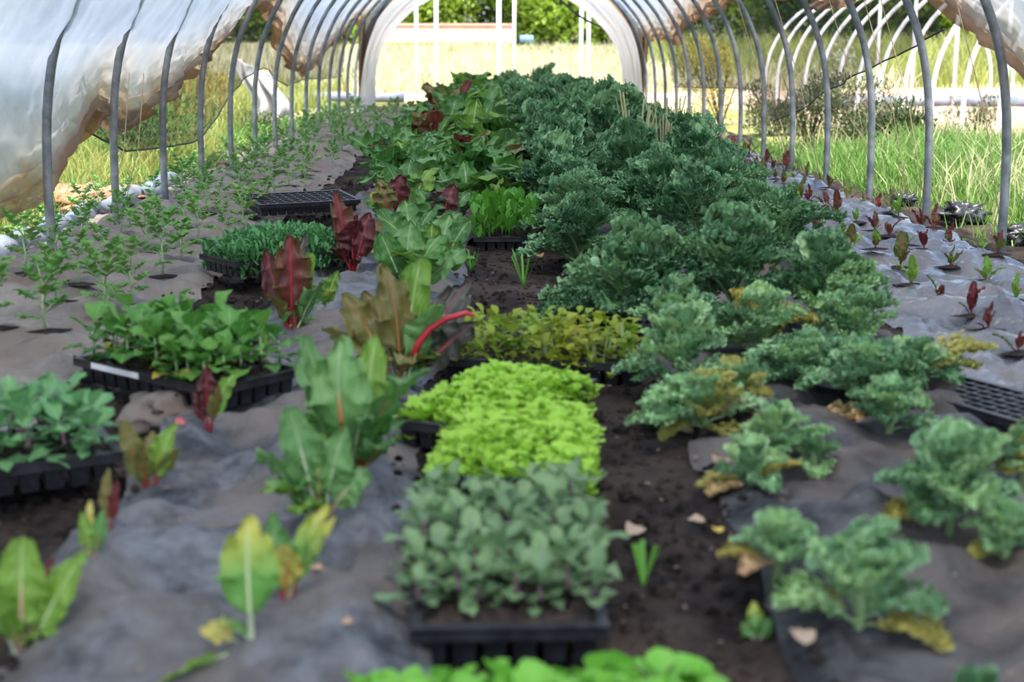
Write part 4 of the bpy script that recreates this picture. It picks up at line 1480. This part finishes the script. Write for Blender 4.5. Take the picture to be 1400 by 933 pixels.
# small litter everywhere on soil and sheets, past counting
ms = []
for _ in range(1500):
    x, y = rr.uniform(-1.9, 2.1), 1.2 + 9 * rr.random() ** 1.4
    z = gz(x, y) + 0.012
    L = rr.uniform(0.005, 0.02)
    az = rr.uniform(0, 6.28)
    P = Vector((x, y, z))
    ms.append(leaf_matrix(P, P + Vector((math.cos(az) * L, math.sin(az) * L, rr.uniform(0, .006))), L * rr.uniform(0.2, 0.7), Vector((0, 0, 1))))
lt = leaf_tmpl(4, 3, ell(0.0, 0.5, 1.0, 0.1), 0.15, 0.2, (), 0.2, 405)
stuff(scatter(lt, ms, 'plant_litter', M['litter']), 'fine dry plant litter scattered on soil and sheets', 'litter')


ms = []
for _ in range(9000):
    x, y = rr.uniform(-1.1, 0.6), 1.2 + 8.5 * rr.random() ** 1.5
    if any(float(a_) + 0.03 < x < float(b_) - 0.03 for a_, b_ in (bed_edges(n_, y) for n_ in BEDS)) and rr.random() < 1.9:
        continue
    L = rr.uniform(0.005, 0.014) * (1.8 if rr.random() < 0.06 else 1)
    m_ = Matrix.Translation((x, y, gz(x, y) + L * 0.15)) @ Matrix.Rotation(rr.uniform(0, 6.28), 4, 'Z') @ Matrix.Diagonal((L, L * rr.uniform(.6, 1), L * rr.uniform(.4, .8), 1))
    ms.append(m_)
cl = np.array([(math.cos(a) * math.cos(e) * (1 + .25 * math.sin(3 * a + e * 2)), math.sin(a) * math.cos(e) * (1 + .2 * math.cos(5 * a)), math.sin(e)) for e in (-0.6, 0.35, 1.2) for a in np.linspace(0, 2 * PI, 8)[:-1]])
clf = np.array([[r_ * 7 + k_, r_ * 7 + (k_ + 1) % 7, (r_ + 1) * 7 + (k_ + 1) % 7, (r_ + 1) * 7 + k_] for r_ in range(2) for k_ in range(7)])
stuff(scatter((cl, clf, np.zeros((len(cl), 2))), ms, 'soil_clods', M['soil']), 'dark crumbly soil clods along the bare paths', 'soil')


def blob(P, rx, ry, rz, m, seed, amp=0.25, n=18, fr=2.0):
    u = np.linspace(0, 2 * PI, 2 * n, endpoint=False)
    w = np.linspace(0.02, PI - 0.02, n)
    U, Wv = np.meshgrid(u, w, indexing='ij')
    d = np.stack([np.cos(U) * np.sin(Wv), np.sin(U) * np.sin(Wv), np.cos(Wv)], -1)
    k = 1 + amp * (fbm(d[..., 0] * fr + d[..., 2] * 1.3, d[..., 1] * fr + d[..., 2], seed) + fbm(d[..., 2] * fr * 2, d[..., 0] * fr * 2, seed + 3))
    v = d * k[..., None] * np.array([rx, ry, rz])
    f = []
    nu = 2 * n
    for i in range(nu):
        for j in range(n - 1):
            a = i * n + j
            b = ((i + 1) % nu) * n + j
            f.append((a, a + 1, b + 1, b))
    f.append(tuple(i * n for i in range(nu))[::-1])
    f.append(tuple(i * n + n - 1 for i in range(nu)))
    return mesh('lump', v, f, m)


P = ground_at(972, 270)
tag(link('stone', blob(P, 0.075, 0.06, 0.07, M['stone'], 3), None, P + Vector((0, 0, 0.03))), 'grey rounded stone at the right edge of the dense kale', 'stone')
P = ground_at(232, 560)
tag(link('soil_lump', blob(P, 0.1, 0.16, 0.05, M['mulch_brown'], 5, 0.35), None, P), 'brown earth lump between the labelled tray and the small red chard', 'soil')
P = ground_at(1098, 218)
for i, (px, py, s, lab) in enumerate([(1316, 296, 0.11, 'black crumpled plastic film heaped in the grass between the front two right hoops'), (1238, 274, 0.06, 'small black film scrap in the grass behind the second right hoop'), (1400, 325, 0.09, 'black crumpled film at the foot of the nearest right hoop')]):
    P = at(px, py, 0.02)
    P.x = max(P.x, 2.36)
    o = link('plastic_scrap', blob(P, s * 1.1, s * 0.5, s * 0.45, M['black_film'], 20 + i, 0.75, 20, 3.0), None, P + Vector((0, 0, s * 0.1)))
    tag(o, lab, 'plastic', 'crumpled film along the right side')
# soil and straw edging strip along right hoops
# pale blue-grey rolled film on the ground at the left
P0, P1, P2, P3 = at(-60, 372, 0.03), at(60, 322, 0.03), at(140, 285, 0.04), at(245, 247, 0.03)
pts = []
ctrl = [P0, P1, P2, P3]
for i in range(40):
    t = i / 39 * 3
    k = min(int(t), 2)
    q = ctrl[k].lerp(ctrl[k + 1], t - k)
    q.x = min(q.x, -2.02) - 0.02 * math.sin(i * 1.3)
    q.z = 0.035 + 0.012 * math.sin(i * 0.9)
    pts.append(q)
o = link('film_roll', MB().tube(pts, [0.055 + 0.012 * math.sin(i * 2.1) for i in range(40)], 12).mesh('film_roll', M['roll']))
tag(o, 'pale blue-grey rolled film lying along the ground outside the left hoops', 'plastic')
for i, (px, py, s, lab) in enumerate([(128, 272, 0.3, 'orange tan straw heap in the grass beside the rolled film'), (205, 268, 0.13, 'small orange straw clump by the third left hoop'), (262, 150, 0.5, 'pale tan straw patch in the grass far beyond the left netting')]):
    P = at(px, py, 0.02)
    P.x = min(P.x, -2.2)
    o = link('straw_heap', blob(P, s, s * 1.2, s * 0.28, M['straw'], 30 + i, 0.5, 20, 3.0), None, P)
    tag(o, lab, 'straw', 'straw heaps outside the left side')
# long pale pipe on the sand at the right, white sheet at the left
pts = [(5.0 + 0.4 * i, 21.0 + 0.05 * math.sin(i), 0.12 + float(land_z(5 + .4 * i, 21.0))) for i in range(28)]
tag(link('ground_pipe', MB().tube(pts, 0.085, 10).mesh('ground_pipe', M['roll'])), 'long pale blue-grey pipe lying across the bare sand at the right', 'pipe')
pts = [(-9 + 0.4 * i, 23.9 + 0.05 * math.sin(i), 0.1 + float(land_z(-9 + .4 * i, 23.9))) for i in range(20)]
tag(link('ground_pipe', MB().tube(pts, 0.08, 10).mesh('ground_pipe', M['roll'])), 'pale blue-grey pipe lying across the field beyond the tunnel end', 'pipe')

# draped white cloth beyond the left hoops
n = 24
u = np.linspace(0, 1, n)
U, Wv = np.meshgrid(u, u, indexing='ij')
x = -2.85 + 0.42 * U + 0.1 * np.sin(Wv * 5)
yy = 16.8 + 0.12 * np.sin(U * 14) + 0.05 * Wv
zz = 0.78 * Wv * (1 - 0.25 * U) + 0.0
o = link('white_sheet', mesh('white_sheet', np.stack([x, yy, zz], -1), grid_faces(n, n), M['cloth']))
o.modifiers.new('thickness', 'SOLIDIFY').thickness = 0.01
tag(o, 'white sheet hanging in the sun beyond the left hoops', 'sheet')

# thin tan strings hanging from the right side and the cable at the far end
for i, (px, y) in enumerate([(1372, 6.1), (1245, 7.2), (1262, 7.5), (1180, 8.2), (1110, 9.6), (1060, 11), (975, 13.4), (160, 7.1), (138, 7.4)]):
    top = on_y(px, -30 if px > 600 else 100, y)
    s = 1 if px > 600 else -1
    xx = TC + s * 2.07
    p0 = (xx + s * 0.0, y, 0.01)
    p1 = (TC + s * (half_w(min(top.z, 1.3)) + 0.0), y + 0.06, min(top.z, 1.3))
    o = link('tie_string', MB().tube([p0, ((p0[0] + p1[0]) / 2 + 0.03, y + 0.02, p1[2] / 2), p1], 0.0024, 5).mesh('tie_string', M['twine']))
    tag(o, f'thin tan tie string hanging among the {"right" if s > 0 else "left"} hoops, {ordinal(i if s > 0 else i - 7)} from the front', 'string', 'tie strings')
a, b = on_y(752, -14, Y_END), on_y(842, 42, Y_END)
pts = [a.lerp(b, t) + Vector((0, 0, -0.12 * math.sin(PI * t))) for t in np.linspace(0, 1, 12)]
tag(link('hanging_cable', MB().tube(pts, 0.018, 6).mesh('hanging_cable', M['rope'])), 'dark cable sagging across the top right of the tunnel end', 'cable')

# ------------------------------------------------------------------ neighbouring frames
for i, (px, w) in enumerate([(570, 0.036), (597, 0.04), (682, 0.044), (703, 0.034), (794, 0.036), (804, 0.036)]):
    P = on_y(px, 110, 25.2 + 0.3 * (i % 2))
    z0 = float(land_z(P.x, P.y))
    o = link('white_post', MB().tube([(P.x, P.y, z0 - 0.1), (P.x, P.y, 1.2), (P.x + 0.01, P.y, 2.6)], w, 10).mesh('white_post', M['white_pipe']))
    tag(o, f'white post standing beyond the tunnel end, {ordinal(i)} from the left', 'post', 'white posts beyond the tunnel end')
for i in range(13):
    y = 12.35 + 1.05 * i
    pts = [(6.75 - PX[k], y, PZ[k] - 0.1) for k in range(0, 201, 10)] + [(6.75 + PX[k], y, PZ[k] - 0.1) for k in range(190, -1, -10)]
    o = link('frame_hoop', MB().tube(pts, 0.026, 8).mesh('frame_hoop', M['white_pipe']))
    tag(o, f'white bare hoop of the neighbouring tunnel frame, {ordinal(i)} from the front', 'hoop', 'hoops of the neighbouring frame')
    if i % 2 == 0 and i > 3:
        o = link('frame_post', MB().tube([(6.75, y + .1, -0.1), (6.75, y + .1, 1.93)], 0.03, 8).mesh('frame_post', M['white_pipe']))
        tag(o, f'white upright centre post of the neighbouring frame, {ordinal((i - 4) // 2)} from the front', 'post', 'centre posts of the neighbouring frame')

# ------------------------------------------------------------------ grass and weeds outside


def blades(name, x0, x1, y0, y1, n, h0, h1, w, m, label, cond=None, seed=0, lean=0.45):
    r = np.random.default_rng(seed)
    x = r.uniform(x0, x1, n)
    y = r.uniform(y0, y1, n)
    dens = fbm(x * 0.9, y * 0.9, seed + 3) + 0.35
    keep = r.random(n) < np.clip(0.5 + dens * 1.1, 0.05, 1)
    if cond is not None:
        keep &= cond(x, y)
    x, y = x[keep], y[keep]
    n = len(x)
    h = r.uniform(h0, h1, n) * (0.65 + 0.7 * np.clip(fbm(x * 1.5, y * 1.5, seed + 9) + 0.5, 0, 1))
    az = r.uniform(0, 2 * PI, n)
    ln = r.uniform(0.1, lean, n) * h * 1.6
    z0 = land_z(x, y) - 0.02
    fa = r.uniform(0, PI, n)
    sx, sy = np.cos(fa) * w / 2, np.sin(fa) * w / 2
    B = np.stack([x, y, z0], -1)
    S = np.stack([sx, sy, 0 * sx], -1)
    D1 = np.stack([np.cos(az) * ln * 0.3, np.sin(az) * ln * 0.3, h * 0.6], -1)
    D2 = np.stack([np.cos(az) * ln, np.sin(az) * ln, h], -1)
    v = np.stack([B - S, B + S, B + D1 + S * 0.8, B + D1 - S * 0.8, B + D2 + S * 0.15, B + D2 - S * 0.15], 1).reshape(-1, 3)
    k = np.arange(n)[:, None] * 6
    f = np.concatenate([k + np.array([[0, 1, 2, 3]]), k + np.array([[3, 2, 4, 5]])])
    uv = np.tile(np.array([[0, 0], [1, 0], [1, .6], [0, .6], [1, 1], [0, 1]], float), (n, 1))
    uv = uv * 0 + r.random((n, 1)).repeat(6, 0).reshape(-1, 1) * np.array([[1.0, 0.0]])
    return stuff(link(name, mesh(name, v, f, m, uv=uv)), label, 'grass')


blades('grass', -6.5, -2.15, 5, 14, 45000, 0.06, 0.24, 0.010, M['grass_yellow'], 'sunlit yellow-green grass outside the left hoops', seed=1)
blades('grass', -3.4, -2.12, 5, 18, 9000, 0.05, 0.18, 0.012, M['grass'], 'lush green grass close along the left hoops', seed=2)
blades('grass', 2.32, 5.8, 5.2, 12.6, 52000, 0.06, 0.25, 0.010, M['grass'], 'lush green grass outside the right hoops', seed=3)
blades('grass', 2.5, 6.5, 6, 12.8, 4500, 0.12, 0.36, 0.009, M['grass_dry'], 'pale seeding grass among the green at the right', seed=4)
blades('grass', 4, 30, 28, 46, 30000, 0.35, 0.9, 0.035, M['grass_yellow'], 'bright yellow-green meadow beyond the neighbouring frame', seed=5)
blades('grass', -14, 8, 26.5, 50, 40000, 0.15, 0.5, 0.04, M['grass_dry'], 'pale sunlit meadow beyond the tunnel end', seed=6)
blades('grass', -14, -2.6, 14, 30, 30000, 0.1, 0.4, 0.025, M['grass_yellow'], 'sunny meadow grass far outside the left hoops', seed=7)
blades('grass', -20, 12, 44, 53, 26000, 0.1, 0.35, 0.06, M['grass_yellow'], 'tall green grass at the meadow edge below the trees', seed=8)


def leaf_cloud(rx, ry, rz, n, L, wf, m, seed, name='foliage', lobes=7):
    r = random.Random(seed)
    cs = [(Vector((r.uniform(-.6, .6) * rx, r.uniform(-.6, .6) * ry, r.uniform(-.5, .6) * rz)), r.uniform(.35, .6)) for _ in range(lobes)]
    ms = []
    for _ in range(n):
        c, k = cs[r.randrange(lobes)]
        d = Vector((r.gauss(0, 1), r.gauss(0, 1), r.gauss(0, 1))).normalized() * (r.random() ** 0.35)
        P = c + Vector((d.x * rx * k, d.y * ry * k, d.z * rz * k)) + Vector((0, 0, rz))
        T = P + (d + Vector((r.uniform(-.8, .8), r.uniform(-.8, .8), r.uniform(-.4, .9)))).normalized() * L * r.uniform(.6, 1.3)
        ms.append(leaf_matrix(P, T, L * wf))
    v, f, uv = leaf_tmpl(3, 3, ell(0.0, 0.5, 1.0, 0.1), 0.1, 0.2, (), 0.2, seed)
    A = np.array([np.array(q) for q in ms])
    vh = np.concatenate([v, np.ones((len(v), 1))], 1)
    W = np.einsum('nij,vj->nvi', A, vh)[..., :3].reshape(-1, 3)
    FF = (f[None] + (np.arange(n) * len(v))[:, None, None]).reshape(-1, 4)
    return mesh(name, W, FF, m, uv=np.tile(uv, (n, 1)))


def bush(px, py, rx, rz, m, label, seed, n=2200, L=0.055):
    rx, rz, n = rx * 1.25, rz * 1.35, int(n * 1.3)
    P = at(px, py, 0.0)
    P.z = float(land_z(P.x, P.y)) - 0.02
    root = thing('weed_bush', label, 'bush', P, 0, 'weed bushes outside the tunnel')
    link('foliage', leaf_cloud(rx, rx * 0.8, rz, n, L, 0.35, m, seed), root)
    b = MB()
    r = random.Random(seed)
    for _ in range(9):
        a = r.uniform(0, 6.28)
        q = r.uniform(0.2, 0.7)
        b.tube([(0, 0, 0), (math.cos(a) * rx * q * .5, math.sin(a) * rx * q * .5, rz * 0.9), (math.cos(a) * rx * q, math.sin(a) * rx * q, rz * r.uniform(1.4, 2.0))], [0.01, 0.008, 0.004], 5)
    link('stems', b.mesh('stems', M['bark']), root)
    return root


bush(1105, 200, 0.45, 0.28, M['bush'], 'olive brown weed bush behind the third right hoop', 41)
bush(1165, 205, 0.5, 0.26, M['bush'], 'olive weed bush between second and third right hoops', 42)
bush(1225, 212, 0.4, 0.2, M['bush'], 'low olive weed bush left of the bare sand', 43)
bush(985, 172, 0.5, 0.38, M['bush_gold'], 'golden yellow bush behind the far right hoops', 44)
bush(1062, 185, 0.35, 0.25, M['bush'], 'reddish olive weeds at the fifth right hoop', 45)
bush(1330, 185, 0.3, 0.16, M['bush'], 'small leafy weed on the bare sand at the right', 46, 700)
bush(1145, 128, 0.5, 0.36, M['white_flower'], 'white flowering weed behind the slanting net hem', 47, 500, 0.06)
bush(375, 182, 0.4, 0.14, M['bush'], 'low weeds at the far left hoops', 48, 700)
bush(260, 175, 0.5, 0.3, M['bush_gold'], 'tall yellow-green weeds behind the left netting', 49, 1000, 0.07)
bush(170, 225, 0.5, 0.22, M['grass'], 'bright green weeds behind the second left hoop', 50, 1000, 0.07)
bush(965, 195, 0.16, 0.1, M['grass_dry'], 'dry pale grass tuft among the kale edge', 53, 200, 0.08)

# dry grass stems growing among the kale
for i, (px, py) in enumerate([(868, 235), (905, 232), (930, 225)]):
    P = ground_at(px, py + 30)
    b = []
    for _ in range(26):
        a = rr.uniform(0, 6.28)
        l = rr.uniform(0.05, 0.18)
        b.append(leaf_matrix(Vector((0, 0, 0)), Vector((math.cos(a) * l, math.sin(a) * l, rr.uniform(0.35, 0.58))), 0.009))
    root = thing('grass_tuft', f'dry pale grass tuft growing among the dense kale, {ordinal(i)} from the left', 'grass', P, 0, 'grass tufts in the kale')
    scatter(stem_t, b, 'blades', M['grass_dry'], root)['kind'] = 'stuff'

for i, (px, py, h_, lab) in enumerate([(716, 392, 0.16, 'thin green weed shoots on the dark soil in front of the salad tray'), (644, 372, 0.10, 'short green weed shoots on the soil left of the salad tray'), (880, 800, 0.07, 'small green weed on the soil right of the brassica tray')]):
    P = ground_at(px, py)
    b = []
    for _ in range(7):
        a = rr.uniform(0, 6.28)
        b.append(leaf_matrix(Vector((0, 0, 0)), Vector((math.cos(a) * h_ * 0.35, math.sin(a) * h_ * 0.35, h_ * rr.uniform(.6, 1))), 0.008))
    root = thing('grass_tuft', lab, 'weed', P)
    scatter(stem_t, b, 'blades', M['spinach'], root)

# ------------------------------------------------------------------ far background: wall, trees
root = thing('low_wall', 'long low pale pink wall beyond the meadow under the trees', 'wall', (-1.7, 55.0, 0.9))
link('wall_face', MB().box(-2.5, -0.2, 0.25, 2.6, 0.2, 0.9).mesh('wall_face', M['pink'], False), root)
link('plinth', MB().box(-2.55, -0.25, -0.3, 2.65, 0.25, 0.28).mesh('plinth', M['orange'], False), root)
link('coping', MB().box(-2.55, -0.26, 0.9, 2.65, 0.26, 0.97).mesh('coping', M['pink'], False), root)
P = on_y(720, 53, 57)
o = link('blue_barrel', MB().tube([(P.x - .27, 57, P.z), (P.x - .24, 57, P.z), (P.x + .24, 57, P.z), (P.x + .27, 57, P.z)], [0.1, 0.14, 0.14, 0.1], 14).mesh('blue_barrel', M['blue']))
tag(o, 'small pale blue object lying at the meadow edge below the trees', 'barrel')
tr_m = [leaf_cloud(3.0, 2.6, 2.6, 6500, 0.26, 0.6, M['tree'], 61, 'crown', 16), leaf_cloud(2.6, 2.4, 3.0, 6500, 0.26, 0.6, M['tree_dark'], 62, 'crown', 16), leaf_cloud(3.4, 2.8, 2.2, 6500, 0.28, 0.6, M['tree'], 63, 'crown', 16)]
trunk = MB().tube([(0, 0, -0.5), (0.1, 0, 1.5), (0, 0.1, 3.5)], [0.25, 0.2, 0.1], 8).mesh('trunk', M['bark'])
rt = random.Random(9)
k = 0
for i in range(30):
    x = -36 + i * 2.8 + rt.uniform(-.8, .8)
    y = 68 + rt.uniform(-3, 3) + 3.5 * (i % 2)
    root = thing('tree', 'bushy sunlit tree standing beyond the meadow', 'tree', (x, y, float(land_z(x, y))), rt.uniform(0, 6.28), 'trees beyond the meadow')
    link('crown', tr_m[rt.choice((0, 0, 1, 2))], root, M=Matrix.Translation((0, 0, -1.6)) @ Matrix.Scale(rt.uniform(1.1, 1.5), 4))
    link('trunk', trunk, root)
